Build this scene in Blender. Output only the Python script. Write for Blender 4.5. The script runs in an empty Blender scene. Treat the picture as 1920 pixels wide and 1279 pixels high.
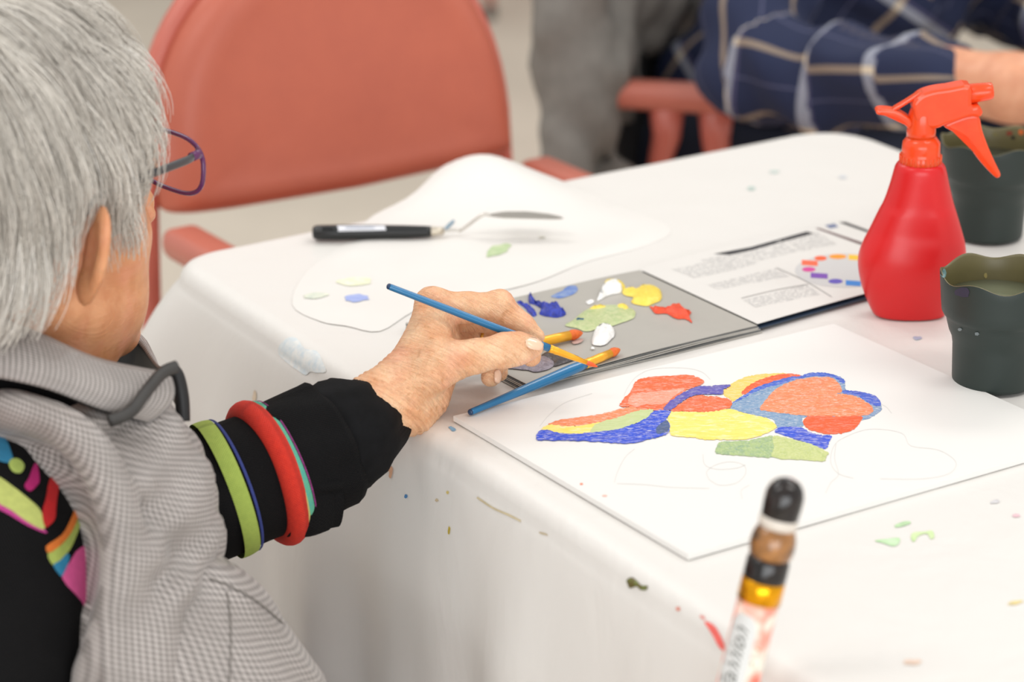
import bpy, bmesh, math, random
import numpy as np
from mathutils import Vector, Matrix
from mathutils.bvhtree import BVHTree
from mathutils.geometry import delaunay_2d_cdt

random.seed(7)
RNG = np.random.default_rng(7)
SC = bpy.context.scene
COL = SC.collection

# ------------------------------------------------------------------ camera
FPX, CX, CY = 5200.0, 960.0, 639.5          # focal length and centre in pixels of the 1920x1279 frame
PITCH = math.atan(1939.5 / 5200.0)
SP, CP = math.sin(PITCH), math.cos(PITCH)
TZ = 0.74                                   # table height
CZ = TZ + 0.74                              # camera height
cam = bpy.data.cameras.new('camera')
cam.sensor_width = 36.0
cam.lens = FPX / 1920.0 * 36.0
cam.clip_start = 0.05
cam.dof.use_dof = True
cam.dof.focus_distance = 1.985
cam.dof.aperture_fstop = 4.9
camo = bpy.data.objects.new('camera', cam)
camo.location = (0, 0, CZ)
camo.rotation_euler = (math.pi / 2 - PITCH, 0, 0)
COL.objects.link(camo)
SC.camera = camo

# ------------------------------------------------------------------ light
w = bpy.data.worlds.new('world')
SC.world = w
w.use_nodes = True
w.node_tree.nodes['Background'].inputs[0].default_value = (1.0, 0.985, 0.965, 1)
w.node_tree.nodes['Background'].inputs[1].default_value = 0.61


def ceiling_lamp(x, y, sx, sy, power):
    l = bpy.data.lights.new('ceiling_lamp', 'AREA')
    l.shape = 'RECTANGLE'
    l.size, l.size_y = sx, sy
    l.energy = power
    l.color = (1.0, 0.975, 0.94)
    o = bpy.data.objects.new('ceiling_lamp', l)
    o.location = (x, y, 2.75)
    COL.objects.link(o)


for lx, ly, lp in ((-1.3, 1.2, 9.5), (1.3, 1.2, 9.5), (-1.3, 3.4, 13), (1.3, 3.4, 13)):
    ceiling_lamp(lx, ly, 1.2, 0.6, lp)

# daylight from the window wall behind the photographer
wl = bpy.data.lights.new('window_daylight', 'AREA')
wl.shape = 'RECTANGLE'
wl.size, wl.size_y = 3.6, 1.7
wl.energy = 62
wl.color = (0.93, 0.97, 1.0)
wlo = bpy.data.objects.new('window_daylight', wl)
wlo.location = (0.35, -2.1, 1.35)
wlo.rotation_euler = (math.pi / 2, 0, 0)
COL.objects.link(wlo)

vs = SC.view_settings
vs.view_transform = 'Standard'
vs.look = 'None'
vs.gamma = 1.0
vs.use_curve_mapping = False
vs.exposure = 0.42


# ------------------------------------------------------------------ pixels to places
def ray(px, py):
    u, v = px - CX, CY - py
    return np.array([u, FPX * CP + v * SP, v * CP - FPX * SP]) / FPX


CAM = np.array([0, 0, CZ])


def P(px, py, d):
    """point seen at the pixel; d counts metres of depth from a plane 0.765 m before the lens,
    things beyond the table are counted from the arm of the far chair (3.11 m)"""
    d = d + 0.765 if d < 1.6 else 3.11 + (d - 2.78) * 0.9
    return CAM + ray(px, py) * d


def PZ(px, py, z):
    """point seen at the pixel on the horizontal plane z"""
    r = ray(px, py)
    return CAM + r * ((z - CZ) / r[2])


def PY(px, py, y):
    r = ray(px, py)
    return CAM + r * (y / r[1])


def V(a):
    return Vector((float(a[0]), float(a[1]), float(a[2])))


# ------------------------------------------------------------------ materials
def lin(c):
    def f(x):
        x = x / 255.0
        return x / 12.92 if x <= 0.04045 else ((x + 0.055) / 1.055) ** 2.4
    return (f(c[0]), f(c[1]), f(c[2]), 1.0)


class NT:
    """small helper around a node tree"""

    def __init__(s, name):
        s.m = bpy.data.materials.new(name)
        s.m.use_nodes = True
        s.t = s.m.node_tree
        s.b = s.t.nodes['Principled BSDF']

    def n(s, typ, **kw):
        n = s.t.nodes.new(typ)
        for k, v in kw.items():
            setattr(n, k, v)
        return n

    def l(s, a, b):
        s.t.links.new(a, b)

    def put(s, inp, v):
        if isinstance(v, bpy.types.NodeSocket):
            s.l(v, inp)
        else:
            inp.default_value = v

    def math(s, op, a, b=None, c=None):
        n = s.n('ShaderNodeMath', operation=op)
        s.put(n.inputs[0], a)
        if b is not None:
            s.put(n.inputs[1], b)
        if c is not None:
            s.put(n.inputs[2], c)
        return n.outputs[0]

    def mix(s, f, a, b, mode='MIX'):
        n = s.n('ShaderNodeMix', data_type='RGBA', blend_type=mode)
        s.put(n.inputs[0], f)
        s.put(n.inputs[6], a)
        s.put(n.inputs[7], b)
        return n.outputs[2]

    def coord(s, kind='Object', scale=(1, 1, 1), rot=(0, 0, 0)):
        tc = s.n('ShaderNodeTexCoord')
        mp = s.n('ShaderNodeMapping')
        mp.inputs['Scale'].default_value = scale
        mp.inputs['Rotation'].default_value = rot
        s.l(tc.outputs[kind], mp.inputs[0])
        return mp.outputs[0]

    def noise(s, vec, scale, detail=4, rough=0.6, dist=0.0):
        n = s.n('ShaderNodeTexNoise')
        s.l(vec, n.inputs['Vector'])
        n.inputs['Scale'].default_value = scale
        n.inputs['Detail'].default_value = detail
        n.inputs['Roughness'].default_value = rough
        n.inputs['Distortion'].default_value = dist
        return n.outputs['Fac']

    def ramp(s, f, stops):
        n = s.n('ShaderNodeValToRGB')
        e = n.color_ramp.elements
        while len(e) < len(stops):
            e.new(0.5)
        for i, (p, c) in enumerate(stops):
            e[i].position = p
            e[i].color = c if len(c) == 4 else (*c, 1)
        s.l(f, n.inputs[0])
        return n.outputs[0]

    def bump(s, h, strength, dist=0.001):
        n = s.n('ShaderNodeBump')
        n.inputs['Strength'].default_value = strength
        n.inputs['Distance'].default_value = dist
        s.l(h, n.inputs['Height'])
        if s.b.inputs['Normal'].links:
            s.l(s.b.inputs['Normal'].links[0].from_socket, n.inputs['Normal'])
        s.l(n.outputs[0], s.b.inputs['Normal'])

    def uv(s):
        tc = s.n('ShaderNodeUVMap')
        sp = s.n('ShaderNodeSeparateXYZ')
        s.l(tc.outputs[0], sp.inputs[0])
        return sp.outputs[0], sp.outputs[1], tc.outputs[0]

    def line(s, u, period, width, off=0.0):
        """1 on stripes of the given width, soft by a little"""
        f = s.math('FRACT', s.math('ADD', s.math('DIVIDE', u, period), off))
        return s.math('LESS_THAN', f, width / period)


MATS = {}


def mat(name, col, rough=0.6, var=0.0, vscale=20.0, bump=0.0, bscale=200.0, bdist=0.001, spec=0.5, metal=0.0,
        sss=0.0, trans=0.0, coat=0.0, sheen=0.0, vstretch=(1, 1, 1), col2=None):
    if name in MATS:
        return MATS[name]
    t = NT(name)
    b = t.b
    c = lin(col)
    b.inputs['Base Color'].default_value = c
    b.inputs['Roughness'].default_value = rough
    b.inputs['Specular IOR Level'].default_value = spec
    b.inputs['Metallic'].default_value = metal
    b.inputs['Coat Weight'].default_value = coat
    b.inputs['Coat Roughness'].default_value = 0.08
    b.inputs['Sheen Weight'].default_value = sheen
    if sss:
        b.inputs['Subsurface Weight'].default_value = sss
        b.inputs['Subsurface Radius'].default_value = (0.010, 0.004, 0.002)
        b.inputs['Subsurface Scale'].default_value = 0.6
    b.inputs['Transmission Weight'].default_value = trans
    if var:
        vec = t.coord('Object', vstretch)
        f = t.noise(vec, vscale, 5, 0.65)
        f = t.ramp(f, ((0.32, (0, 0, 0)), (0.68, (1, 1, 1))))
        c2 = lin(col2) if col2 else tuple(min(1.0, x * (1 - var)) for x in c[:3]) + (1,)
        t.l(t.mix(f, c2, c), b.inputs['Base Color'])
    if bump:
        vec = t.coord('Object', vstretch)
        t.bump(t.noise(vec, bscale, 4, 0.6), bump, bdist)
    MATS[name] = t.m
    return t.m


# ------------------------------------------------------------------ objects
ORG = {}


def thing(name, label, cat, loc=(0, 0, 0), group=None):
    o = bpy.data.objects.new(name, None)
    o.empty_display_size = 0.05
    COL.objects.link(o)
    o.location = V(loc)
    o['label'] = label
    o['category'] = cat
    if group:
        o['group'] = group
    ORG[o.name] = V(loc)
    return o


def tag(o, label=None, cat=None, group=None, kind=None):
    for k, v in (('label', label), ('category', cat), ('group', group), ('kind', kind)):
        if v:
            o[k] = v
    return o


def link(name, me, m=None, parent=None, smooth=True):
    o = bpy.data.objects.new(name, me)
    COL.objects.link(o)
    if m is not None and not len(me.materials):
        me.materials.append(m)
    if smooth and len(me.polygons):
        me.polygons.foreach_set('use_smooth', np.ones(len(me.polygons), dtype=bool))
    if parent is not None:
        o.parent = parent
        if parent.name in ORG:
            o.matrix_parent_inverse = Matrix.Translation(-ORG[parent.name])
    return o


def mesh(name, verts, faces, uvs=None):
    me = bpy.data.meshes.new(name)
    me.from_pydata([tuple(map(float, v)) for v in verts], [], [tuple(map(int, f)) for f in faces])
    if uvs is not None:
        set_uv(me, uvs)
    me.update()
    return me


def set_uv(me, uvs):
    """uvs: one per vertex"""
    lay = me.uv_layers.new(name='UVMap')
    idx = np.zeros(len(me.loops), dtype=np.int32)
    me.loops.foreach_get('vertex_index', idx)
    lay.data.foreach_set('uv', np.asarray(uvs, dtype=np.float32)[idx].ravel())


def verts_of(me):
    a = np.zeros(len(me.vertices) * 3, dtype=np.float32)
    me.vertices.foreach_get('co', a)
    return a.reshape(-1, 3)


def frames(pts, up=(0, 0, 1)):
    """parallel-transported frames along a polyline"""
    pts = np.asarray(pts, dtype=float)
    T = np.gradient(pts, axis=0)
    T /= np.linalg.norm(T, axis=1)[:, None] + 1e-12
    n = np.array(up, dtype=float)
    if abs(n @ T[0]) > 0.95:
        n = np.array([1.0, 0, 0])
    out = []
    for t in T:
        n = n - t * (n @ t)
        n /= np.linalg.norm(n) + 1e-12
        out.append((t, n.copy(), np.cross(t, n)))
    return out


def catmull(pts, n=6, closed=False):
    pts = np.asarray(pts, dtype=float)
    N = len(pts)
    out = []
    rng = range(N if closed else N - 1)
    for i in rng:
        if closed:
            p0, p1, p2, p3 = pts[i - 1], pts[i], pts[(i + 1) % N], pts[(i + 2) % N]
        else:
            p0, p1, p2, p3 = pts[max(i - 1, 0)], pts[i], pts[i + 1], pts[min(i + 2, N - 1)]
        for k in range(n):
            t = k / n
            out.append(0.5 * (2 * p1 + (p2 - p0) * t + (2 * p0 - 5 * p1 + 4 * p2 - p3) * t * t + (3 * p1 - p0 - 3 * p2 + p3) * t ** 3))
    if not closed:
        out.append(pts[-1])
    return np.array(out)


def tube(pts, rad, seg=12, cap=True, up=(0, 0, 1), wob=None, closed=False):
    """loft; rad: number, list of numbers or list of (a, b). returns verts, faces, uvs(length, angle)"""
    pts = np.asarray(pts, dtype=float)
    fr = frames(pts, up)
    n = len(pts)
    verts, faces, uvs = [], [], []
    L = np.concatenate([[0], np.cumsum(np.linalg.norm(np.diff(pts, axis=0), axis=1))])
    for i in range(n):
        r = rad if np.isscalar(rad) else rad[i]
        ra, rb = (r, r) if np.isscalar(r) else r
        t, a, b = fr[i]
        for k in range(seg):
            th = 2 * math.pi * k / seg
            q = 1.0
            if wob:
                q = wob(L[i], th)
            verts.append(pts[i] + a * (ra * q * math.cos(th)) + b * (rb * q * math.sin(th)))
            uvs.append((L[i], th * (ra + rb) / 2))
    m = n if closed else n - 1
    for i in range(m):
        j = (i + 1) % n
        for k in range(seg):
            k2 = (k + 1) % seg
            faces.append((i * seg + k, i * seg + k2, j * seg + k2, j * seg + k))
    if cap and not closed:
        faces.append(tuple(reversed(range(seg))))
        faces.append(tuple(range((n - 1) * seg, n * seg)))
    return verts, faces, uvs


def tube_obj(name, pts, rad, m, parent=None, seg=12, cap=True, up=(0, 0, 1), wob=None, closed=False):
    v, f, u = tube(pts, rad, seg, cap, up, wob, closed)
    return link(name, mesh(name, v, f, u), m, parent)


def lathe(profile, seg=48, origin=(0, 0, 0), sx=1.0, sy=1.0, rot=0.0, rimwave=None):
    """profile: list of (r, z)"""
    verts, faces = [], []
    c, s = math.cos(rot), math.sin(rot)
    for (r, z) in profile:
        for k in range(seg):
            th = 2 * math.pi * k / seg
            x, y = r * math.cos(th) * sx, r * math.sin(th) * sy
            dz = rimwave(th, r, z) if rimwave else 0.0
            verts.append((origin[0] + x * c - y * s, origin[1] + x * s + y * c, origin[2] + z + dz))
    n = len(profile)
    for i in range(n - 1):
        for k in range(seg):
            k2 = (k + 1) % seg
            faces.append((i * seg + k, i * seg + k2, (i + 1) * seg + k2, (i + 1) * seg + k))
    faces.append(tuple(reversed(range(seg))))
    faces.append(tuple(range((n - 1) * seg, n * seg)))
    return verts, faces


def bevel_box(sx, sy, sz, r=0.01, seg=3):
    bm = bmesh.new()
    bmesh.ops.create_cube(bm, size=1.0)
    bmesh.ops.scale(bm, vec=(sx, sy, sz), verts=bm.verts)
    bmesh.ops.bevel(bm, geom=list(bm.edges), offset=r, segments=seg, affect='EDGES', profile=0.5)
    return bm


def bm_mesh(bm, name, M=None):
    if M is not None:
        bm.transform(M)
    me = bpy.data.meshes.new(name)
    bm.normal_update()
    bm.to_mesh(me)
    bm.free()
    return me


def extrude_poly(pts3, nrm, thick, bev=0.0):
    """solid from a planar outline, centred on its plane"""
    bm = bmesh.new()
    n = np.asarray(nrm, dtype=float)
    n /= np.linalg.norm(n)
    vs_ = [bm.verts.new(V(np.asarray(p) - n * thick / 2)) for p in pts3]
    f = bm.faces.new(vs_)
    r = bmesh.ops.extrude_face_region(bm, geom=[f])
    bmesh.ops.translate(bm, vec=V(n * thick), verts=[g for g in r['geom'] if isinstance(g, bmesh.types.BMVert)])
    bmesh.ops.recalc_face_normals(bm, faces=bm.faces)
    if bev:
        es = [e for e in bm.edges if len(e.link_faces) == 2 and any(len(q.verts) > 4 for q in e.link_faces)]
        bmesh.ops.bevel(bm, geom=es, offset=bev, segments=3, affect='EDGES', profile=0.5)
    return bm


# ------------------------------------------------------------------ implicit surfaces
class Field:
    def __init__(s, lo, hi, h):
        s.lo = np.asarray(lo, dtype=np.float64)
        s.h = h
        s.rs = 1.0
        s.n = np.maximum(((np.asarray(hi) - s.lo) / h).astype(int) + 2, 4)
        s.F = np.full(s.n, 1.0, dtype=np.float32)

    def sl(s, lo, hi, m):
        a = np.clip(((np.asarray(lo) - m - s.lo) / s.h).astype(int), 0, s.n)
        b = np.clip(((np.asarray(hi) + m - s.lo) / s.h).astype(int) + 2, 0, s.n)
        if np.any(b <= a):
            return None
        g = [(s.lo[i] + s.h * np.arange(a[i], b[i])).astype(np.float32) for i in range(3)]
        X, Y, Z = g[0][:, None, None], g[1][None, :, None], g[2][None, None, :]
        return (slice(a[0], b[0]), slice(a[1], b[1]), slice(a[2], b[2])), X, Y, Z

    def merge(s, sl, d, k, sub=False):
        A = s.F[sl]
        if sub:
            d = -d
            h = np.clip(0.5 - 0.5 * (A - d) / k, 0, 1)
            s.F[sl] = A * (1 - h) + d * h + k * h * (1 - h)
        else:
            h = np.clip(0.5 + 0.5 * (A - d) / k, 0, 1)
            s.F[sl] = A * (1 - h) + d * h - k * h * (1 - h)

    def cone(s, a, b, ra, rb, k=0.006, sub=False):
        a, b = np.asarray(a, float), np.asarray(b, float)
        ra, rb = ra * s.rs, rb * s.rs
        R = max(ra, rb)
        q = s.sl(np.minimum(a, b) - R, np.maximum(a, b) + R, max(3 * k, 0.015, 3 * s.h))
        if q is None:
            return
        sl, X, Y, Z = q
        ab = b - a
        L2 = float(ab @ ab) + 1e-12
        t = np.clip(((X - a[0]) * ab[0] + (Y - a[1]) * ab[1] + (Z - a[2]) * ab[2]) / L2, 0, 1)
        d = np.sqrt((X - a[0] - t * ab[0]) ** 2 + (Y - a[1] - t * ab[1]) ** 2 + (Z - a[2] - t * ab[2]) ** 2) - (ra + (rb - ra) * t)
        s.merge(sl, d, k, sub)

    def chain(s, pts, rad, k=0.006):
        for i in range(len(pts) - 1):
            s.cone(pts[i], pts[i + 1], rad[i], rad[i + 1], k)

    def ell(s, c, r, R=None, k=0.006, sub=False):
        """R: rows are the local axes"""
        c = np.asarray(c, float)
        R = np.eye(3) if R is None else np.asarray(R, float)
        r = [x * s.rs for x in r]
        m = float(max(r))
        q = s.sl(c - m, c + m, max(3 * k, 0.015, 3 * s.h))
        if q is None:
            return
        sl, X, Y, Z = q
        X, Y, Z = X - c[0], Y - c[1], Z - c[2]
        p = [(R[i][0] * X + R[i][1] * Y + R[i][2] * Z) for i in range(3)]
        k0 = np.sqrt(sum((p[i] / r[i]) ** 2 for i in range(3)))
        k1 = np.sqrt(sum((p[i] / r[i] ** 2) ** 2 for i in range(3))) + 1e-9
        s.merge(sl, k0 * (k0 - 1.0) / k1, k, sub)

    def warp(s, fn):
        """add fn(X,Y,Z) to the distance"""
        sl, X, Y, Z = s.sl(s.lo, s.lo + s.h * s.n, 0)
        s.F[sl] = s.F[sl] + fn(X, Y, Z)

    def build(s):
        F = s.F
        nx, ny, nz = F.shape
        S = F < 0
        c = (nx - 1, ny - 1, nz - 1)
        mixed = np.zeros(c, dtype=bool)
        corners = [(i, j, k) for i in (0, 1) for j in (0, 1) for k in (0, 1)]
        base = S[:-1, :-1, :-1]
        for (i, j, k) in corners[1:]:
            mixed |= S[i:nx - 1 + i, j:ny - 1 + j, k:nz - 1 + k] != base
        idx = np.argwhere(mixed)
        ids = np.full(c, -1, dtype=np.int64)
        ids[mixed] = np.arange(len(idx))
        vals = {cc: F[idx[:, 0] + cc[0], idx[:, 1] + cc[1], idx[:, 2] + cc[2]].astype(np.float64) for cc in corners}
        acc = np.zeros((len(idx), 3))
        cnt = np.zeros(len(idx))
        for a in corners:
            for ax in range(3):
                if a[ax]:
                    continue
                b = list(a)
                b[ax] = 1
                va, vb = vals[a], vals[tuple(b)]
                cr = (va < 0) != (vb < 0)
                t = np.where(cr, va / np.where(cr, va - vb, 1), 0)
                p = np.tile(np.array(a, float), (len(idx), 1))
                p[:, ax] += t
                acc += p * cr[:, None]
                cnt += cr
        verts = (acc / cnt[:, None] + idx) * s.h + s.lo
        quads = []
        for ax in range(3):
            o1, o2 = (ax + 1) % 3, (ax + 2) % 3
            sl0 = [slice(0, n) for n in F.shape]
            sl1 = [slice(0, n) for n in F.shape]
            for o in (o1, o2):
                sl0[o] = slice(1, F.shape[o] - 1)
                sl1[o] = slice(1, F.shape[o] - 1)
            sl0[ax] = slice(0, F.shape[ax] - 1)
            sl1[ax] = slice(1, F.shape[ax])
            A, B = S[tuple(sl0)], S[tuple(sl1)]
            e = np.argwhere(A != B)
            ins = A[tuple(e.T)]
            e[:, o1] += 1
            e[:, o2] += 1

            def cell(d1, d2):
                q = e.copy()
                q[:, o1] -= d1
                q[:, o2] -= d2
                return ids[q[:, 0], q[:, 1], q[:, 2]]
            Q = np.stack([cell(1, 1), cell(0, 1), cell(0, 0), cell(1, 0)], axis=1)
            Q[~ins] = Q[~ins][:, ::-1]
            quads.append(Q)
        Q = np.concatenate(quads)
        Q = Q[(Q >= 0).all(axis=1)]
        return verts, Q


def smooth_mesh(v, q, it=2, f=0.5):
    for _ in range(it):
        acc = np.zeros_like(v)
        cnt = np.zeros(len(v))
        for a in range(4):
            b = (a + 1) % 4
            np.add.at(acc, q[:, a], v[q[:, b]])
            np.add.at(acc, q[:, b], v[q[:, a]])
            np.add.at(cnt, q[:, a], 1)
            np.add.at(cnt, q[:, b], 1)
        v = v * (1 - f) + f * acc / np.maximum(cnt, 1)[:, None]
    return v


def vnormals(v, q):
    n = np.cross(v[q[:, 2]] - v[q[:, 0]], v[q[:, 3]] - v[q[:, 1]])
    o = np.zeros_like(v)
    for a in range(4):
        np.add.at(o, q[:, a], n)
    return o / (np.linalg.norm(o, axis=1)[:, None] + 1e-12)


def quad_mesh(name, v, q, uvs=None):
    me = bpy.data.meshes.new(name)
    me.vertices.add(len(v))
    me.vertices.foreach_set('co', np.asarray(v, dtype=np.float32).ravel())
    me.loops.add(len(q) * 4)
    me.loops.foreach_set('vertex_index', np.asarray(q, dtype=np.int32).ravel())
    me.polygons.add(len(q))
    me.polygons.foreach_set('loop_start', np.arange(0, len(q) * 4, 4, dtype=np.int32))
    me.update(calc_edges=True)
    me.validate()
    if uvs is not None:
        set_uv(me, uvs)
    return me


_sn = [(RNG.normal(size=3), RNG.uniform(0, 6.28)) for _ in range(24)]


def snoise(p, freq):
    """smooth pseudo noise in about -1..1 for an array of points"""
    p = np.asarray(p, dtype=float) * freq
    o = np.zeros(p.shape[0])
    for k, (d, ph) in enumerate(_sn):
        o += np.sin(p @ d * (1 + 0.11 * k) + ph)
    return o / 6.0


# ------------------------------------------------------------------ thin patches laid on a surface
def bvh_of(objs):
    V_, F_ = [], []
    off = 0
    for o in objs:
        me = o.data
        vv = verts_of(me)
        V_ += [Vector(map(float, x)) for x in vv]
        F_ += [tuple(i + off for i in p.vertices) for p in me.polygons]
        off += len(vv)
    return BVHTree.FromPolygons(V_, F_)


def inside(poly, x, y):
    r = np.zeros(len(x), dtype=bool)
    j = len(poly) - 1
    for i in range(len(poly)):
        xi, yi = poly[i]
        xj, yj = poly[j]
        c = ((yi > y) != (yj > y)) & (x < (xj - xi) * (y - yi) / (yj - yi + 1e-12) + xi)
        r ^= c
        j = i
    return r


def edge_dist(poly, x, y):
    d = np.full(len(x), 1e9)
    for i in range(len(poly)):
        a, b = poly[i - 1], poly[i]
        ab = b - a
        t = np.clip(((x - a[0]) * ab[0] + (y - a[1]) * ab[1]) / (ab @ ab + 1e-9), 0, 1)
        d = np.minimum(d, np.hypot(x - a[0] - t * ab[0], y - a[1] - t * ab[1]))
    return d


def drop(tgt, rr):
    """ray cast from the camera position, nudged when it slips between two faces"""
    d = V(rr).normalized()
    for e in (0.0, 3e-6, -3e-6, 2e-5, -2e-5):
        h = tgt.ray_cast(V(CAM), Vector((d.x + e, d.y, d.z + e * 0.7)))
        if h[0] is not None:
            return h
    return h


def patch(name, poly, tgt, m, parent, off=0.0004, step=8.0, smooth=3, rough=0.0, height=0.0, hn=0.0):
    """poly in pixels; every point is dropped along its sight line on the target surface"""
    poly = np.asarray(poly, dtype=float)
    if smooth:
        poly = catmull(poly, smooth, closed=True)
    if rough:
        poly = poly + RNG.normal(size=poly.shape) * rough
    x0, y0 = poly.min(0)
    x1, y1 = poly.max(0)
    gx, gy = np.meshgrid(np.arange(x0, x1, step), np.arange(y0, y1, step * 0.7))
    gx = gx.ravel() + RNG.uniform(-.2, .2, gx.size) * step
    gy = gy.ravel() + RNG.uniform(-.2, .2, gy.size) * step
    ok = inside(poly, gx, gy)
    gx, gy = gx[ok], gy[ok]
    if len(gx):
        d = edge_dist(poly, gx, gy)
        gx, gy, d = gx[d > step * 0.25], gy[d > step * 0.25], d[d > step * 0.25]
    pts = [Vector(map(float, p)) for p in poly] + [Vector((float(a), float(b))) for a, b in zip(gx, gy)]
    r = delaunay_2d_cdt(pts, [], [list(range(len(poly)))], 1, 1e-4)
    v2, f2 = r[0], r[2]
    x = np.array([q.x for q in v2])
    y = np.array([q.y for q in v2])
    d = edge_dist(poly, x, y)
    dm = max(d.max(), 1e-6)
    out = []
    good = []
    for i in range(len(v2)):
        rr = ray(x[i], y[i])
        hit, nrm, _, _ = drop(tgt, rr)
        if hit is None:
            out.append((0, 0, 0))
            good.append(False)
            continue
        if nrm.dot(V(rr)) > 0:
            nrm = -nrm
        h = off
        if height:
            t = min(1.0, d[i] / dm)
            h += height * (t * (2 - t)) ** 0.5 * (1 + hn * math.sin(x[i] * 0.55 + 1.3 * math.sin(y[i] * 0.7)) * math.cos(y[i] * 0.8))
        out.append(tuple(hit + nrm * h))
        good.append(True)
    faces = []
    for f in f2:
        if all(good[i] for i in f):
            a = np.array([out[i] for i in f])
            n = np.cross(a[1] - a[0], a[2] - a[0])
            faces.append(tuple(f) if n @ (CAM - a[0]) > 0 else tuple(reversed(f)))
    if not faces:
        return None
    me = mesh(name, out, faces)
    bm = bmesh.new()
    bm.from_mesh(me)
    bmesh.ops.delete(bm, geom=[q for q in bm.verts if not q.link_faces], context='VERTS')
    bm.to_mesh(me)
    bm.free()
    return link(name, me, m, parent)


def stroke(name, line_px, wpx, tgt, m, parent, off=0.0004):
    """thin drawn line on a surface"""
    c = catmull(line_px, 6)
    t = np.gradient(c, axis=0)
    t /= np.linalg.norm(t, axis=1)[:, None] + 1e-9
    n = np.stack([-t[:, 1], t[:, 0]], 1) * wpx / 2
    vs_, ok = [], []
    for side in (c + n, c - n):
        for p in side:
            rr = ray(*p)
            hit, nrm, _, _ = drop(tgt, rr)
            if hit is None:
                vs_.append((0, 0, 0))
                ok.append(False)
            else:
                if nrm.dot(V(rr)) > 0:
                    nrm = -nrm
                vs_.append(tuple(hit + nrm * off))
                ok.append(True)
    k = len(c)
    fs = [(i, i + 1, k + i + 1, k + i) for i in range(k - 1) if ok[i] and ok[i + 1] and ok[k + i] and ok[k + i + 1]]
    if not fs:
        return None
    return link(name, mesh(name, vs_, fs), m, parent)


# ================================================================== the room
floor_m = mat('floor_vinyl', (224, 213, 197), 0.35, var=0.14, vscale=3.0, bump=0.05, bscale=60)
fl = link('floor', mesh('floor', [(-6, -3, 0), (6, -3, 0), (6, 8.7, 0), (-6, 8.7, 0)], [(0, 1, 2, 3)]), floor_m)
tag(fl, kind='structure')
wm = mat('wall_paint', (112, 106, 92), 0.8, var=0.08, vscale=4.0)
bw = link('wall_back', bm_mesh(bevel_box(12, 0.12, 2.9, 0.004, 1), 'wall_back', Matrix.Translation((0, 8.66, 1.45))), wm, smooth=False)
tag(bw, kind='structure')
bb = link('baseboard_back', bm_mesh(bevel_box(12, 0.02, 0.10, 0.004, 1), 'baseboard_back', Matrix.Translation((0, 8.588, 0.05))), mat('baseboard_grey', (70, 66, 60), 0.6), smooth=False)
tag(bb, kind='structure')

# ================================================================== table and cloth
L0 = PZ(302, 481, TZ)
E2 = PZ(1350, 1175, TZ) - L0
E2 /= np.linalg.norm(E2)
F0 = PZ(1574, 228, TZ)
E1 = F0 - L0
W1 = np.linalg.norm(E1)
E1 /= W1
LEN = 1.8
corners = [L0, L0 + E2 * LEN, F0 + E2 * LEN, F0]
crad = [0.045, 0.04, 0.04, 0.06]
per, nor, cornr = [], [], []
for i in range(4):
    p, a, b = corners[i], corners[i - 1], corners[(i + 1) % 4]
    da, db = (a - p) / np.linalg.norm(a - p), (b - p) / np.linalg.norm(b - p)
    r = crad[i]
    half = math.acos(np.clip(da @ db, -1, 1)) / 2
    tl = r / math.tan(half)
    ctr = p + (da + db) / np.linalg.norm(da + db) * (r / math.sin(half))
    s0, s1 = p + da * tl, p + db * tl
    for k in range(9):
        t = k / 8
        q = s0 * (1 - t) ** 2 + 2 * t * (1 - t) * (p * 0.82 + ctr * 0.18 * 0 + (s0 + s1) / 2 * 0.18) + s1 * t * t
        n = q - ctr
        n[2] = 0
        per.append(q)
        nor.append(n / np.linalg.norm(n))
        cornr.append(math.sin(math.pi * t) if i in (0, 3) else 0.0)
    nxt = corners[(i + 1) % 4]
    dn = nxt - p
    ln = np.linalg.norm(dn)
    dn /= ln
    nn = np.array([dn[1], -dn[0], 0])
    cen = sum(corners) / 4
    if nn @ (p - cen) < 0:
        nn = -nn
    q0, q1 = s1, nxt - dn * (crad[(i + 1) % 4] * 1.05)
    m_ = max(4, int(np.linalg.norm(q1 - q0) / 0.012))
    for k in range(1, m_):
        per.append(q0 + (q1 - q0) * k / m_)
        nor.append(nn)
        cornr.append(0.0)
per, nor, cornr = np.array(per), np.array(nor), np.array(cornr)
# smooth the normals and corner weight around the ring
for _ in range(6):
    nor = (np.roll(nor, 1, 0) + nor * 2 + np.roll(nor, -1, 0))
    nor /= np.linalg.norm(nor, axis=1)[:, None]
for _ in range(14):
    cornr = (np.roll(cornr, 1) + cornr * 2 + np.roll(cornr, -1)) / 4
NP = len(per)
arc = np.concatenate([[0], np.cumsum(np.linalg.norm(np.diff(per, axis=0), axis=1))])
cen = per.mean(0)
rings = []
ER = 0.016
for f in np.concatenate([np.linspace(0.03, 0.9, 30), np.linspace(0.92, 0.995, 8)]):
    q = cen + (per - nor * ER - cen) * f
    q[:, 2] = TZ
    rings.append(q)
for a in np.linspace(0, math.pi / 2, 6):
    q = per - nor * ER + nor * ER * math.sin(a)
    q[:, 2] = TZ - ER * (1 - math.cos(a))
    rings.append(q)
sk = np.concatenate([np.linspace(0.008, 0.10, 10), np.linspace(0.12, 1.0, 26)])
ztop = TZ - ER
notch = np.zeros(NP)
hx = np.array([((p[0]) / (p[1] * CP - (p[2] - CZ) * SP)) * FPX + CX for p in per])
near = (nor @ -E1 > 0.8)
# shorter over the sitter's lap and above the drawn-up chair
far = (nor @ -E2 > 0.5)
D = np.where(near & (hx < 1100), 0.37, np.where(far, 0.05, 0.42))

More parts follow.
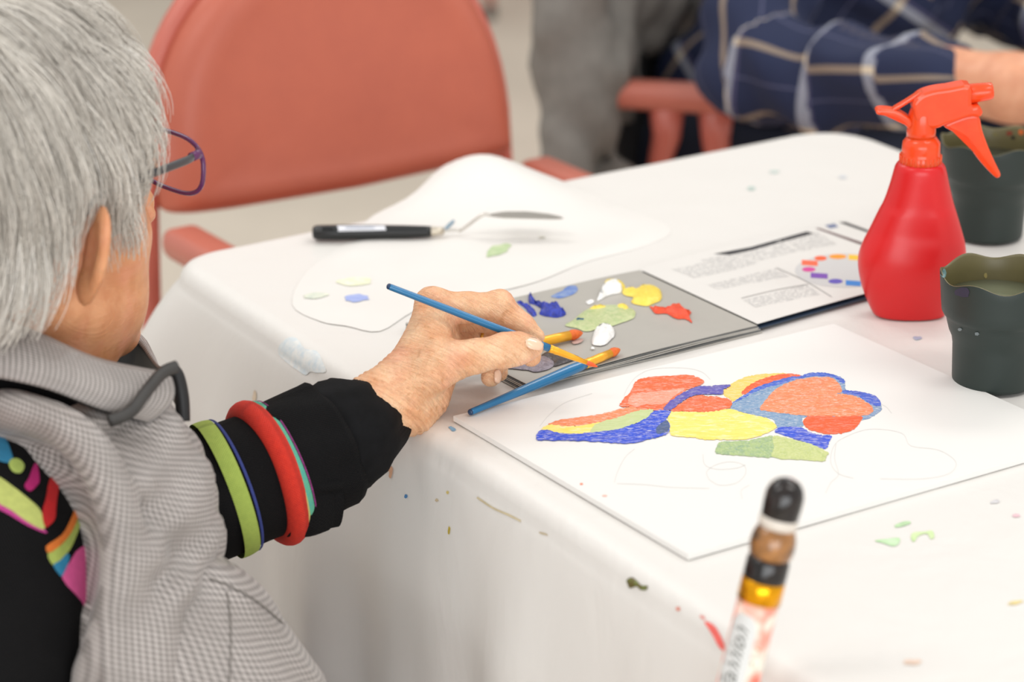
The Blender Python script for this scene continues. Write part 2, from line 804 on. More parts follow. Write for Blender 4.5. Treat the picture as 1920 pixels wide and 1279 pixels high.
for _ in range(25):
    D = (np.roll(D, 1) + 2 * D + np.roll(D, -1)) / 4
for s in sk:
    dd = D * s
    fold = 0.0030 * np.sin(arc * 23.0) + 0.0026 * np.sin(arc * 41.0 + 1.0) + 0.0012 * np.sin(arc * 71 + 2.0)
    out = 0.020 * np.clip(dd / 0.1, 0, 1) ** 0.7 + fold * np.clip(dd / 0.16, 0, 1) ** 1.4 * 2.0 + cornr * (0.085 * (1 - np.exp(-dd / 0.09)))
    q = per + nor * out[:, None]
    q[:, 2] = ztop - dd
    rings.append(q)
vv = np.concatenate(rings)
nr = len(rings)
ff = []
for i in range(nr - 1):
    for k in range(NP):
        k2 = (k + 1) % NP
        ff.append((i * NP + k, (i + 1) * NP + k, (i + 1) * NP + k2, i * NP + k2))
ff.append(tuple(range(NP)))
# rumples of the thin plastic sheet
nz = snoise(vv * np.array([1, 1, 0.5]), 9.0) * 0.0003 + snoise(vv, 26.0) * 0.0001
topm = vv[:, 2] > TZ - 0.002
vv[:, 2] += np.where(topm, nz, 0)
cl = NT('white_plastic_cloth')
cl.b.inputs['Base Color'].default_value = lin((232, 229, 224))
cl.b.inputs['Roughness'].default_value = 0.42
cl.b.inputs['Specular IOR Level'].default_value = 0.35
vec = cl.coord('Object', (1, 1, 0.6), (0.3, 0.2, 0.5))
cl.bump(cl.noise(vec, 14.0, 5, 0.6, 0.6), 0.35, 0.004)
vec2 = cl.coord('Object', (6, 1.2, 1.2), (0.0, 0.5, 0.6))
cl.bump(cl.noise(vec2, 30.0, 3, 0.5), 0.12, 0.002)
tr_ = cl.n('ShaderNodeBsdfTranslucent')
tr_.inputs[0].default_value = lin((236, 230, 222))
ms_ = cl.n('ShaderNodeMixShader')
ms_.inputs[0].default_value = 0.05
cl.l(cl.b.outputs[0], ms_.inputs[1])
cl.l(tr_.outputs[0], ms_.inputs[2])
cl.l(ms_.outputs[0], cl.t.nodes['Material Output'].inputs[0])
cloth = link('tablecloth', mesh('tablecloth', vv, ff), cl.m)
tag(cloth, 'white plastic tablecloth with paint stains hanging over the table edges', 'tablecloth')

tb = thing('folding_table', 'folding table hidden under the white plastic cloth', 'table', (cen[0], cen[1], 0))
inset = [c + (cen - c) / np.linalg.norm(cen - c) * 0.035 for c in corners]
for c in inset:
    c[2] = TZ - 0.021
bmx = extrude_poly(inset, (0, 0, 1), 0.034, 0.004)
link('table_top', bm_mesh(bmx, 'table_top'), mat('table_laminate', (190, 185, 175), 0.5, var=0.1), tb, smooth=False)
for i in range(4):
    q = corners[i] + (cen - corners[i]) * 0.22
    tube_obj('leg', [(q[0], q[1], 0.0), (q[0], q[1], 0.35), (q[0], q[1], TZ - 0.039)], 0.014, mat('grey_steel', (110, 110, 112), 0.4, metal=0.8, var=0.1), tb)
CLOTH = bvh_of([cloth])


# ================================================================== salmon arm chairs
vinyl = mat('salmon_vinyl', (196, 104, 80), 0.42, var=0.10, vscale=9.0, bump=0.10, bscale=900, bdist=0.0004, col2=(186, 97, 76))
frame_m = mat('salmon_enamel', (205, 112, 96), 0.3, var=0.06, vscale=12.0)
arm_m = mat('salmon_arm_pad', (200, 116, 98), 0.38, var=0.08, vscale=10.0)


def chair(label, group):
    t = thing('arm_chair', label, 'chair', (0, 0, 0), group)
    # front is +Y; back pad as an arched cushion leaning backwards
    hw, h0, H = 0.258, 0.664, 0.245
    out = []
    N = 64
    for k in range(N):
        th = 2 * math.pi * k / N
        c, s = math.cos(th), math.sin(th)
        if s >= 0:
            x = hw * math.copysign(abs(c) ** 0.92, c)
            z = H * 0.16 + H * 0.84 * abs(s) ** 0.95
        else:
            x = hw * math.copysign(abs(c) ** 0.16, c)
            z = H * 0.16 - H * 0.16 * abs(s) ** 0.16
        out.append((x, z))
    out = np.array(out)
    c0 = np.array([0, H * 0.46])

    def place(x, z, d):
        return (x, -0.20 - (z) * 0.24 + d - 0.35 * x * x, h0 + z)
    verts, faces = [], []
    lev = [(1.0, 0.0), (1.0, 0.012), (0.985, 0.022), (0.93, 0.034), (0.84, 0.039), (0.76, 0.036), (0.64, 0.034), (0.4, 0.033), (0.15, 0.033)]
    for f, d in lev:
        for x, z in c0 + (out - c0) * f:
            verts.append(place(x, z, d))
    for i in range(len(lev) - 1):
        for k in range(N):
            k2 = (k + 1) % N
            faces.append((i * N + k, i * N + k2, (i + 1) * N + k2, (i + 1) * N + k))
    faces.append(tuple(reversed(range(N))))
    faces.append(tuple(range((len(lev) - 1) * N, len(lev) * N)))
    me = mesh('backrest', verts, faces)
    link('backrest', me, vinyl, t)
    rim = [place(x, z, -0.004) for x, z in c0 + (out - c0) * 1.012]
    # the frame tube follows the arch and runs on as the rear legs
    arch = [p for p, (x, z) in zip(rim, out) if z > 0.02]
    top = rim[0:N // 2 + 1]
    path = [(0.285, -0.265, 0.012), (0.277, -0.225, 0.42), top[0]] + top[1:-1] + [top[-1], (-0.277, -0.225, 0.42), (-0.285, -0.265, 0.012)]
    tube_obj('back_frame', path, 0.0125, frame_m, t, seg=10, up=(0, 1, 0))
    # seat
    bmb = bevel_box(0.47, 0.46, 0.065, 0.026, 4)
    link('seat', bm_mesh(bmb, 'seat', Matrix.Translation((0, 0.03, 0.435))), vinyl, t)
    tube_obj('seat_frame', [(-0.245, -0.20, 0.392), (-0.245, 0.24, 0.392), (0.245, 0.24, 0.392), (0.245, -0.20, 0.392)], 0.011, frame_m, t, seg=8)
    for s in (-1, 1):
        tube_obj('leg', [(s * 0.262, 0.245, 0.012), (s * 0.262, 0.215, 0.30), (s * 0.262, 0.105, 0.640)], 0.0125, frame_m, t, seg=10, up=(1, 0, 0))
        bma = bevel_box(0.052, 0.30, 0.030, 0.013, 3)
        link('armrest', bm_mesh(bma, 'armrest', Matrix.Translation((s * 0.262, -0.02, 0.652))), arm_m, t)
        for y0, y1 in ((-0.085, -0.13), (-0.02, 0.0)):
            tube_obj('arm_support', [(s * 0.262, y0, 0.640), (s * 0.262, y0, 0.605), (s * 0.262, (y0 * 2 + y1) / 3, 0.55), (s * 0.262, y1, 0.392)], [0.024, 0.019, 0.012, 0.011], frame_m, t, seg=10, up=(1, 0, 0))
        for y in (0.245, -0.265):
            tube_obj('foot_cap', [(s * (0.262 if y > 0 else 0.285), y, 0.0), (s * (0.262 if y > 0 else 0.285), y, 0.03)], 0.016, mat('foot_rubber', (40, 38, 36), 0.7, var=0.1), t, seg=10)
    for ch in t.children:
        ch.data.transform(Matrix.Diagonal((0.775, 0.86, 1.0, 1.0)))
    return t


def dup(root, loc, rz, label):
    r = root.copy()
    COL.objects.link(r)
    r['label'] = label
    r.location, r.rotation_euler = V(loc), (0, 0, rz)
    for ch in list(root.children):
        c = ch.copy()
        COL.objects.link(c)
        c.parent = r
    return r


CHG = 'salmon vinyl arm chairs'
ch1 = chair('empty salmon vinyl arm chair drawn up to the far table edge', CHG)
a_, b_ = PZ(335, 422, 0.664), PZ(988, 296, 0.664)
dirx = (b_ - a_) / np.linalg.norm(b_ - a_)
# local +Y must point to the table: local -X runs from a to b
rz1 = math.atan2(-dirx[1], -dirx[0])
mid = (a_ + b_) / 2
fwd = np.array([-math.sin(rz1), math.cos(rz1)])
ch1.location = (mid[0] + fwd[0] * 0.15, mid[1] + fwd[1] * 0.15, 0)
ch1.rotation_euler = (0, 0, rz1)

rz2 = math.radians(-12) - math.pi / 2
f2 = np.array([-math.sin(rz2), math.cos(rz2)])
r2 = np.array([math.cos(rz2), math.sin(rz2)])
pa = PZ(1108, 156, 0.662)
C2 = np.array([pa[0], pa[1]]) + f2 * 0.16 - r2 * 0.203
ch2 = dup(ch1, (C2[0], C2[1], 0), rz2, 'salmon arm chair under the person in navy plaid, jacket over its back')
q = PZ(872, 22, 0.0)
ch3 = dup(ch1, (q[0] + 0.2, q[1] + 0.22, 0), 0.3, 'salmon arm chair standing by the far wall')

# ================================================================== canvas board and the painting
BT = TZ + 0.0045
A, B, Dd = PZ(850, 780, BT), PZ(1290, 1040, BT), PZ(1563, 607, BT)
Cc = B + (Dd - A)
board = thing('canvas_board', 'white canvas board with a half-finished painting of bright rounded shapes', 'painting', (A + Cc) / 2 - np.array([0, 0, 0.0035]))
bo = extrude_poly([p - np.array([0, 0, 0.0019]) for p in (A, B, Cc, Dd)], (0, 0, 1), 0.0038, 0.0007)
board_m = mat('primed_canvas', (233, 231, 227), 0.55, bump=0.25, bscale=1800, bdist=0.0003)
pan = link('panel', bm_mesh(bo, 'panel'), board_m, board, smooth=False)
BOARD = bvh_of([pan])


def paint(name, c1, c2, sc=90, st=(1, 1, 1), white=0.25):
    if name in MATS:
        return MATS[name]
    t = NT(name)
    ang = math.atan2(E1[1], E1[0])
    sc *= 2.6
    vec = t.coord('Object', (sc * st[0], sc * st[1], sc), (0, 0, -ang))
    f = t.noise(vec, 1.0, 5, 0.7, 1.2)
    c = t.ramp(f, ((0.30, lin(c2)), (0.55, lin(c1)), (1.0, lin(c1))))
    vec3 = t.coord('Object', (sc * 3.0 * st[0], sc * 3.0 * st[1], sc), (0, 0, -ang))
    f2_ = t.noise(vec3, 1.0, 4, 0.7, 0.8)
    f2_ = t.ramp(f2_, ((0.50, (0, 0, 0)), (0.66, (white, white, white))))
    t.l(t.mix(f2_, c, lin((246, 240, 232))), t.b.inputs['Base Color'])
    t.b.inputs['Roughness'].default_value = 0.45
    t.bump(f, 0.2, 0.0006)
    MATS[name] = t.m
    return t.m


def c3(*p):
    return [(1000 + x / 5.647, 680 + y / 5.647) for x, y in p]


def c4(*p):
    return [(1320 + x / 5.333, 680 + y / 5.333) for x, y in p]


ST = (0.35, 1.3, 1)
p_or = paint('paint_orange', (238, 106, 50), (226, 84, 34), 70, ST, 0.45)
p_lor = paint('paint_light_orange', (242, 140, 88), (226, 112, 64), 90, ST, 0.6)
p_red = paint('paint_red_orange', (244, 92, 34), (236, 80, 28), 60, ST, 0.25)
p_pink = paint('paint_salmon_pink', (246, 158, 130), (240, 132, 100), 90, ST, 0.5)
p_yel = paint('paint_yellow', (252, 228, 116), (250, 218, 92), 40, ST, 0.5)
p_lyel = paint('paint_ochre_yellow', (250, 208, 104), (246, 190, 84), 60, ST, 0.5)
p_pg = paint('paint_pale_green', (198, 210, 150), (186, 202, 138), 50, ST, 0.2)
p_bl = paint('paint_blue', (30, 78, 214), (18, 50, 176), 70, ST, 0.6)
p_bl2 = paint('paint_mid_blue', (40, 96, 206), (30, 70, 176), 70, ST, 0.45)
p_lb = paint('paint_grey_blue', (124, 158, 192), (86, 124, 172), 110, ST, 0.6)
p_pu = paint('paint_purple_blue', (84, 80, 178), (104, 84, 150), 90, ST, 0.4)
p_dk = paint('paint_slate', (66, 92, 142), (58, 74, 104), 100, ST, 0.2)
p_gr = paint('paint_sage', (172, 194, 130), (120, 156, 132), 80, (1, 1, 1), 0.3)
p_gr2 = paint('paint_lime', (200, 209, 138), (172, 190, 112), 80, (1, 1, 1), 0.3)
shapes = [
    ('yellow arch', p_lyel, c4((200, 330), (190, 290), (260, 220), (400, 150), (550, 120), (760, 105), (830, 120), (600, 180), (470, 230), (400, 290), (380, 330), (300, 390), (260, 370))),
    ('red arch', p_red, c4((380, 320), (400, 270), (520, 190), (700, 130), (850, 112), (950, 125), (960, 145), (800, 175), (600, 240), (480, 300))),
    ('grey blue field', p_lb, c4((250, 465), (300, 390), (420, 320), (520, 250), (700, 190), (850, 150), (960, 140), (1050, 110), (1180, 105), (1320, 130), (1390, 165), (1410, 195), (1425, 285), (1500, 290), (1640, 310), (1730, 350), (1770, 420), (1770, 480), (1700, 530), (1590, 575), (1300, 560), (1000, 545), (990, 640), (850, 640), (720, 650), (700, 575), (550, 535), (350, 490))),
    ('blue band', p_bl2, c4((285, 408), (330, 370), (420, 318), (520, 250), (700, 186), (850, 148), (960, 135), (1050, 108), (1180, 102), (1320, 128), (1390, 162), (1412, 195), (1380, 208), (1300, 155), (1150, 138), (980, 156), (800, 205), (600, 262), (500, 300), (420, 345))),
    ('blue band', p_bl2, c4((1390, 305), (1400, 280), (1500, 288), (1640, 308), (1735, 350), (1765, 430), (1690, 428), (1600, 375), (1530, 335))),
    ('orange heart', p_lor, c4((560, 470), (600, 400), (700, 280), (850, 200), (1000, 160), (1150, 145), (1270, 155), (1340, 200), (1375, 260), (1370, 300), (1300, 312), (1420, 320), (1540, 350), (1640, 410), (1690, 460), (1680, 500), (1590, 535), (1300, 545), (1000, 532), (800, 512), (640, 490))),
    ('red oval', p_red, c4((990, 600), (1020, 552), (1100, 535), (1350, 542), (1570, 540), (1565, 590), (1500, 670), (1400, 705), (1270, 720), (1100, 690), (1020, 650))),
    ('blue block', p_bl, c4((718, 705), (740, 655), (850, 645), (980, 655), (1060, 700), (1160, 725), (1275, 735), (1250, 800), (1215, 865), (1120, 840), (1000, 800), (850, 745))),
    ('green block', p_gr, c4((120, 910), (120, 860), (160, 800), (300, 790), (450, 780), (600, 750), (690, 740), (720, 860), (690, 950), (500, 945), (300, 930), (160, 920))),
    ('green block', p_gr2, c4((690, 745), (800, 750), (1000, 800), (1100, 830), (1240, 900), (1218, 950), (1200, 990), (1000, 980), (690, 950), (700, 860))),
    ('yellow bean', p_yel, c3((1450, 520), (1600, 525), (1800, 530)) + c4((0, 500), (250, 470), (400, 510), (620, 560), (720, 630), (700, 670), (600, 720), (420, 770), (150, 775), (0, 775)) + c3((1700, 800), (1480, 780), (1440, 720), (1425, 600))),
    ('orange oval', p_or, c3((1450, 515), (1560, 435), (1680, 368), (1800, 348)) + c4((0, 340), (120, 345), (240, 370), (278, 400), (250, 460), (120, 490), (0, 500)) + c3((1700, 527), (1580, 522))),
    ('orange flower', p_or, c3((915, 465), (940, 410), (1030, 310), (1080, 210), (1180, 165), (1350, 150), (1650, 140), (1800, 190), (1790, 230), (1720, 260), (1620, 300), (1500, 390), (1400, 480), (1380, 512), (1290, 515), (1190, 505), (1040, 478))),
    ('pink petal', p_pink, c3((1000, 430), (1050, 345), (1200, 325), (1420, 300), (1600, 280), (1480, 370), (1400, 440), (1200, 450), (1080, 465))),
    ('orange stripe', p_lor, c3((165, 665), (250, 620), (450, 590), (700, 555), (900, 500), (1040, 480), (1195, 505), (1050, 535), (900, 590), (700, 645), (500, 678), (330, 682))),
    ('yellow stripe', p_yel, c3((85, 715), (165, 665), (330, 680), (500, 675), (700, 640), (650, 690), (620, 748), (450, 765), (250, 750), (150, 722))),
    ('pale green stripe', p_pg, c3((630, 690), (700, 640), (900, 585), (1050, 530), (1190, 505), (1270, 510), (1210, 595), (1050, 665), (850, 725), (615, 750))),
    ('blue stripe', p_bl, c3((45, 825), (60, 735), (150, 720), (250, 748), (450, 762), (620, 748), (850, 722), (1050, 662), (1200, 592), (1290, 515), (1450, 515), (1440, 560), (1405, 610), (1440, 650), (1442, 710), (1400, 770), (1250, 815), (1050, 860), (850, 858), (600, 840), (300, 830))),
    ('slate touch', p_dk, c3((1310, 690), (1400, 620), (1430, 640), (1442, 700), (1400, 748), (1310, 760))),
    ('purple ribbon', p_pu, c3((1380, 505), (1400, 460), (1500, 380), (1640, 300), (1740, 265), (1900, 255)) + c4((100, 232), (250, 226), (255, 245), (225, 262), (195, 275), (185, 322), (60, 326)) + c3((1780, 345), (1660, 372), (1560, 432), (1450, 512))),
]
for i, (nm, m_, poly) in enumerate(shapes):
    o = patch('painted_shape', poly, BOARD, m_, board, off=0.00012 + 0.00003 * i, step=26, smooth=9, rough=0.55)
    o['label'] = 'painted ' + nm
pencil = mat('pencil_line', (222, 220, 216), 0.7, var=0.05)
for ln in ([(1170, 742), (1178, 725), (1195, 705), (1225, 692), (1280, 690), (1315, 697), (1332, 712)],
           [(1012, 800), (1030, 778), (1060, 755), (1110, 738)],
           [(1152, 905), (1158, 885), (1172, 858), (1190, 842)],
           [(1318, 852), (1322, 872), (1345, 880), (1380, 878), (1398, 872)],
           [(1330, 900), (1325, 885), (1342, 872), (1370, 866), (1395, 873), (1397, 890), (1380, 906), (1350, 910), (1330, 900)],
           [(1157, 907), (1210, 909), (1260, 914), (1330, 916)],
           [(1392, 936), (1390, 920), (1405, 910)],
           [(1600, 897), (1572, 888), (1558, 868), (1562, 840), (1580, 822), (1630, 805), (1690, 812), (1708, 836), (1760, 844), (1792, 866), (1780, 888), (1730, 898), (1650, 898)],
           [(1568, 830), (1565, 860), (1572, 890), (1558, 905), (1548, 925)],
           [(1640, 755), (1660, 762), (1672, 775)]):
    stroke('pencil_line', ln, 1.5, BOARD, pencil, board, off=0.0001)
for (x, y, a, b, c) in ((1092, 716, 7, 2.4, (214, 190, 196)), (1106, 713, 5, 2, (222, 200, 204)), (1120, 711, 3, 1.5, (222, 206, 206)), (1090, 908, 4, 2, (240, 150, 120)), (1134, 930, 6, 2, (246, 200, 186))):
    patch('paint_speck', [(x + a * math.cos(t) * random.uniform(.7, 1.1), y + b * math.sin(t)) for t in np.linspace(0, 5.4, 7)], BOARD, mat('speck_%d_%d_%d' % c, c, 0.5, var=0.1), board, off=0.0002, step=4)

# ================================================================== booklet used as a palette
KT = TZ + 0.0075
s0, s1 = PZ(1420, 606, KT), PZ(1198, 503, KT)
k0 = PZ(987, 719, KT)
k1 = s1 + (k0 - s0)
k1 = k1 * 0.6 + PZ(735, 606, KT) * 0.4
w_ = (s0 - k0)
r1 = PZ(1580, 410, TZ + 0.0038)
r0 = s0 + (r1 - s1)
bk = thing('booklet', 'open printed booklet, its grey page used as a paint palette', 'booklet', (s0 + s1) / 2 - np.array([0, 0, KT - TZ - 0.0008]))
pg_grey = mat('grey_card_page', (178, 174, 166), 0.42, var=0.06, vscale=30)
pg_edge = mat('page_paper', (206, 202, 194), 0.6, var=0.25, vscale=160, vstretch=(0.2, 0.2, 8))
pg_dark = mat('page_dark_print', (120, 122, 122), 0.5, var=0.3, vscale=60)
pg_white = mat('white_page', (226, 223, 218), 0.42, var=0.02, vscale=30)


def page(name, a, b, c, d, zf, m_, thick=0.0005, nu=24, nv=10):
    """a,b along the near edge; d,c along the far edge; zf(u,v) height"""
    vs_, fs = [], []
    for side in (0, 1):
        for i in range(nu + 1):
            for j in range(nv + 1):
                u, v = i / nu, j / nv
                p = (a * (1 - u) + b * u) * (1 - v) + (d * (1 - u) + c * u) * v
                vs_.append((p[0], p[1], zf(u, v) - side * thick))
    n1 = (nu + 1) * (nv + 1)
    I = lambda i, j, s: s * n1 + i * (nv + 1) + j
    for i in range(nu):
        for j in range(nv):
            fs.append((I(i, j, 0), I(i + 1, j, 0), I(i + 1, j + 1, 0), I(i, j + 1, 0)))
            fs.append((I(i, j, 1), I(i, j + 1, 1), I(i + 1, j + 1, 1), I(i + 1, j, 1)))
    for i in range(nu):
        fs.append((I(i, 0, 0), I(i, 0, 1), I(i + 1, 0, 1), I(i + 1, 0, 0)))
        fs.append((I(i, nv, 0), I(i + 1, nv, 0), I(i + 1, nv, 1), I(i, nv, 1)))
    for j in range(nv):
        fs.append((I(0, j, 0), I(0, j + 1, 0), I(0, j + 1, 1), I(0, j, 1)))
        fs.append((I(nu, j, 0), I(nu, j, 1), I(nu, j + 1, 1), I(nu, j + 1, 0)))
    return link(name, mesh(name, vs_, fs), m_, bk, smooth=False)


nlay = 6
for L in range(nlay):
    f = L / (nlay - 1)
    ph = 0.9 * L
    zf = lambda u, v, f=f, ph=ph: TZ + 0.0014 + f * (0.0058) * (1 - 0.25 * u ** 8) + 0.0006 * math.sin(u * 7 + ph) * (1 - v) * u * (1 - u) * 4
    sh = np.array([0.004 * (1 - f), -0.0025 * (1 - f), 0])
    m_ = (pg_edge, pg_dark, pg_edge, pg_edge, pg_dark, pg_grey)[L]
    o = page('page', k0 + sh * (-1) + (s0 - k0) * 0.0, s0 + sh, s1, k1, zf, m_)
PG = o
PG['label'] = 'grey page with paint dabs'
zr = lambda u, v: TZ + 0.0066 * (1 - 0.55 * u) + 0.0012 * math.sin(u * math.pi) + 0.0006
pr = page('page', s0, r0, r1, s1, zr, pg_white)
zr2 = lambda u, v: TZ + 0.0012 + 0.0028 * (1 - 0.5 * u)
page('page', s0 + np.array([0.001, -0.002, 0]), r0 + np.array([0.001, -0.002, 0]), r1, s1, zr2, mat('cover_navy', (44, 62, 84), 0.4, var=0.1))
KG, KR = bvh_of([PG]), bvh_of([pr])

txt = NT('print_grey')
u_, v_, _ = 0, 0, 0
vec = txt.coord('Object', (1, 1, 1), (0, 0, -math.atan2((s0 - k0)[1], (s0 - k0)[0])))
sx = txt.n('ShaderNodeSeparateXYZ')
txt.l(vec, sx.inputs[0])
ln = txt.line(sx.outputs[1], 0.0032, 0.0017)
wd = txt.noise(vec, 420.0, 1, 0.5)
wd = txt.math('GREATER_THAN', wd, 0.46)
fac = txt.math('MULTIPLY', ln, wd)
txt.l(txt.mix(fac, lin((222, 219, 214)), lin((176, 174, 172))), txt.b.inputs['Base Color'])
txt.b.inputs['Roughness'].default_value = 0.45
txt = txt.m


def c8(*p):
    return [(1200 + x / 3.84, 380 + y / 3.84) for x, y in p]


blk = mat('print_black', (40, 40, 44), 0.4, var=0.15)
gry = mat('print_mid_grey', (170, 168, 165), 0.5, var=0.05)
for poly in (c8((230, 480), (470, 430), (640, 490), (390, 545)), c8((440, 415), (640, 370), (850, 435), (650, 490)),
             c8((640, 365), (1010, 275), (1140, 350), (850, 420)), c8((1040, 270), (1280, 215), (1420, 300), (1160, 350)),
             c8((480, 590), (980, 475), (1080, 530), (560, 625)), c8((740, 700), (1200, 590), (1300, 660), (830, 755))):
    patch('text_block', poly, KR, txt, bk, off=0.00012, step=30, smooth=0)
patch('title_bar', c8((530, 370), (800, 320), (1200, 208), (1255, 222), (1020, 285), (800, 345), (640, 378)), KR, blk, bk, off=0.00014, step=14, smooth=0)
patch('title_bar', c8((1260, 185), (1290, 183), (1610, 290), (1600, 308)), KR, mat('print_brown', (110, 84, 84), 0.5, var=0.1), bk, off=0.00014, step=14, smooth=0)
patch('title_bar', c8((1430, 142), (1480, 140), (1660, 205), (1650, 220)), KR, blk, bk, off=0.00014, step=14, smooth=0)
patch('title_bar', c8((1330, 165), (1400, 150), (1430, 175), (1370, 188)), KR, mat('print_blue_grey', (120, 130, 160), 0.5, var=0.2), bk, off=0.00014, step=14, smooth=0)
stroke('rule_line', c8((980, 470), (1180, 560), (1380, 680)), 1.2, KR, gry, bk)
stroke('rule_line', c8((730, 690), (980, 630), (1210, 590)), 1.0, KR, gry, bk)
wc = np.array([1200 + 1480 / 3.84, 380 + 490 / 3.84])
wheel = [(wc[0] + 95 * math.cos(t), wc[1] + 32 * math.sin(t) - 0.10 * 95 * math.cos(t) * 0) for t in np.linspace(0, 2 * math.pi, 40)[:-1]]
patch('colour_wheel', wheel, KR, mat('print_wheel_grey', (204, 203, 202), 0.5, var=0.03), bk, off=0.00013, step=20, smooth=0)
sw = [((1300, 402), 24, (240, 98, 50)), ((1222, 436), 32, (246, 106, 70)), ((1215, 482), 26, (214, 66, 150)), ((1290, 528), 34, (124, 74, 176)), ((1408, 568), 28, (98, 84, 184)), ((1535, 582), 30, (54, 130, 210)),
      ((1424, 390), 34, (248, 156, 36)), ((1555, 397), 30, (252, 196, 50)), ((1690, 420), 28, (236, 222, 60)), ((1720, 500), 30, (110, 180, 80)), ((1650, 560), 30, (40, 150, 150))]
for k, ((x, y), r, c) in enumerate(sw):
    cx, cy = 1200 + x / 3.84, 380 + y / 3.84
    rr = r * 2 / 3.84
    if k % 2:
        poly = [(cx + rr * .9 * a, cy + 4.8 * b + a * 1.0) for a, b in ((-1, -1), (1, -1), (1, 1), (-1, 1))]
        sm = 0
    else:
        poly = [(cx + rr * .95 * math.cos(t), cy + 4.6 * math.sin(t)) for t in np.linspace(0, 6.283, 15)[:-1]]
        sm = 0
    patch('colour_swatch', poly, KR, mat('swatch_%d' % k, c, 0.45, var=0.05), bk, off=0.00022, step=12, smooth=sm)


def c5(*p):
    return [(900 + x / 3.4286, 480 + y / 3.4286) for x, y in p]


def wet(name, c, c2, rough=0.22):
    if name in MATS:
        return MATS[name]
    t = NT(name)
    f = t.noise(t.coord('Object'), 220.0, 4, 0.7, 1.0)
    t.l(t.ramp(f, ((0.35, lin(c2)), (0.6, lin(c)))), t.b.inputs['Base Color'])
    t.b.inputs['Roughness'].default_value = rough
    t.bump(t.noise(t.coord('Object'), 420.0, 3, 0.6, 1.5), 0.5, 0.0012)
    MATS[name] = t.m
    return t.m


w_blue, w_white = wet('wet_blue', (24, 56, 190), (14, 30, 120)), wet('wet_white', (250, 250, 248), (240, 240, 236))
w_yel, w_red = wet('wet_yellow', (250, 226, 92), (246, 212, 70)), wet('wet_orange_red', (240, 82, 36), (226, 60, 24))
w_gre, w_gry = wet('wet_sage', (206, 212, 160), (176, 196, 136)), wet('wet_mauve', (150, 140, 150), (110, 100, 112))
w_blk, w_tl = wet('wet_charcoal', (70, 60, 62), (36, 30, 32)), wet('wet_teal', (24, 96, 140), (20, 76, 120))
sm_b = mat('smear_blue', (74, 112, 190), 0.5, var=0.4, vscale=160, col2=(150, 168, 196))
dabs = [
    ('blue', w_blue, c5((235, 300), (255, 292), (320, 320), (350, 350), (365, 380), (345, 392), (320, 375), (280, 330)), 0.003),
    ('blue', w_blue, c5((312, 300), (316, 228), (330, 250), (350, 285), (400, 310), (460, 318), (495, 310), (520, 340), (552, 365), (545, 385), (500, 398), (430, 392), (380, 375), (395, 345), (360, 320), (330, 310)), 0.007),
    ('blue smear', sm_b, c5((455, 262), (520, 230), (560, 200), (615, 192), (625, 230), (570, 260), (510, 275)), 0.0006),
    ('white', w_white, c5((752, 292), (770, 240), (800, 195), (850, 172), (900, 185), (915, 225), (890, 245), (830, 255), (790, 275)), 0.008),
    ('yellow smear', w_yel, c5((805, 165), (840, 150), (900, 160), (935, 200), (925, 235), (900, 190), (850, 168), (810, 190)), 0.0015),
    ('white', w_white, c5((680, 300), (700, 286), (735, 290), (720, 308), (695, 314)), 0.002),
    ('yellow', w_yel, c5((915, 230), (960, 205), (1010, 215), (1040, 192), (1100, 196), (1150, 215), (1170, 245), (1160, 290), (1110, 312), (1070, 325), (1010, 318), (970, 300), (985, 270), (930, 255)), 0.005),
    ('orange red', w_red, c5((1090, 326), (1140, 340), (1205, 345), (1240, 322), (1285, 322), (1320, 355), (1360, 365), (1345, 390), (1365, 435), (1320, 410), (1260, 408), (1200, 375), (1130, 375), (1105, 350)), 0.006),
    ('sage green', w_gre, c5((545, 450), (600, 415), (640, 380), (690, 345), (760, 325), (880, 318), (970, 340), (1000, 370), (985, 405), (920, 430), (850, 455), (760, 470), (690, 490), (620, 470)), 0.002),
    ('yellow streak', w_yel, c5((880, 325), (920, 316), (955, 335), (940, 360), (890, 345)), 0.003),
    ('yellow streak', w_yel, c5((700, 345), (760, 322), (810, 335), (790, 350), (730, 358)), 0.0028),
    ('teal streak', w_tl, c5((595, 432), (630, 412), (695, 408), (690, 420), (640, 430)), 0.003),
    ('white', w_white, c5((720, 570), (735, 490), (770, 455), (820, 448), (860, 478), (864, 520), (840, 545), (800, 580), (760, 583)), 0.006),
    ('mauve', w_gry, c5((150, 722), (200, 690), (290, 670), (400, 650), (460, 672), (480, 705), (440, 735), (360, 752), (310, 740), (250, 735)), 0.002),
    ('charcoal', w_blk, c5((380, 660), (420, 625), (500, 610), (580, 635), (640, 660), (560, 690), (480, 715), (470, 680), (420, 655)), 0.0022),
    ('white drop', w_white, c5((712, 603), (725, 596), (738, 603), (725, 611)), 0.001),
    ('pink smear', mat('smear_pink', (206, 176, 166), 0.5, var=0.2, vscale=90), c5((590, 560), (640, 540), (665, 545), (640, 568), (605, 573)), 0.0003),
]
for i, (nm, m_, poly, h) in enumerate(dabs):
    o = patch('paint_dab', poly, KG, m_, bk, off=0.0002 + 0.00005 * i, step=5, smooth=3, rough=0.25, height=h * 0.75, hn=0.22)
    if o:
        o['label'] = nm + ' paint dab'

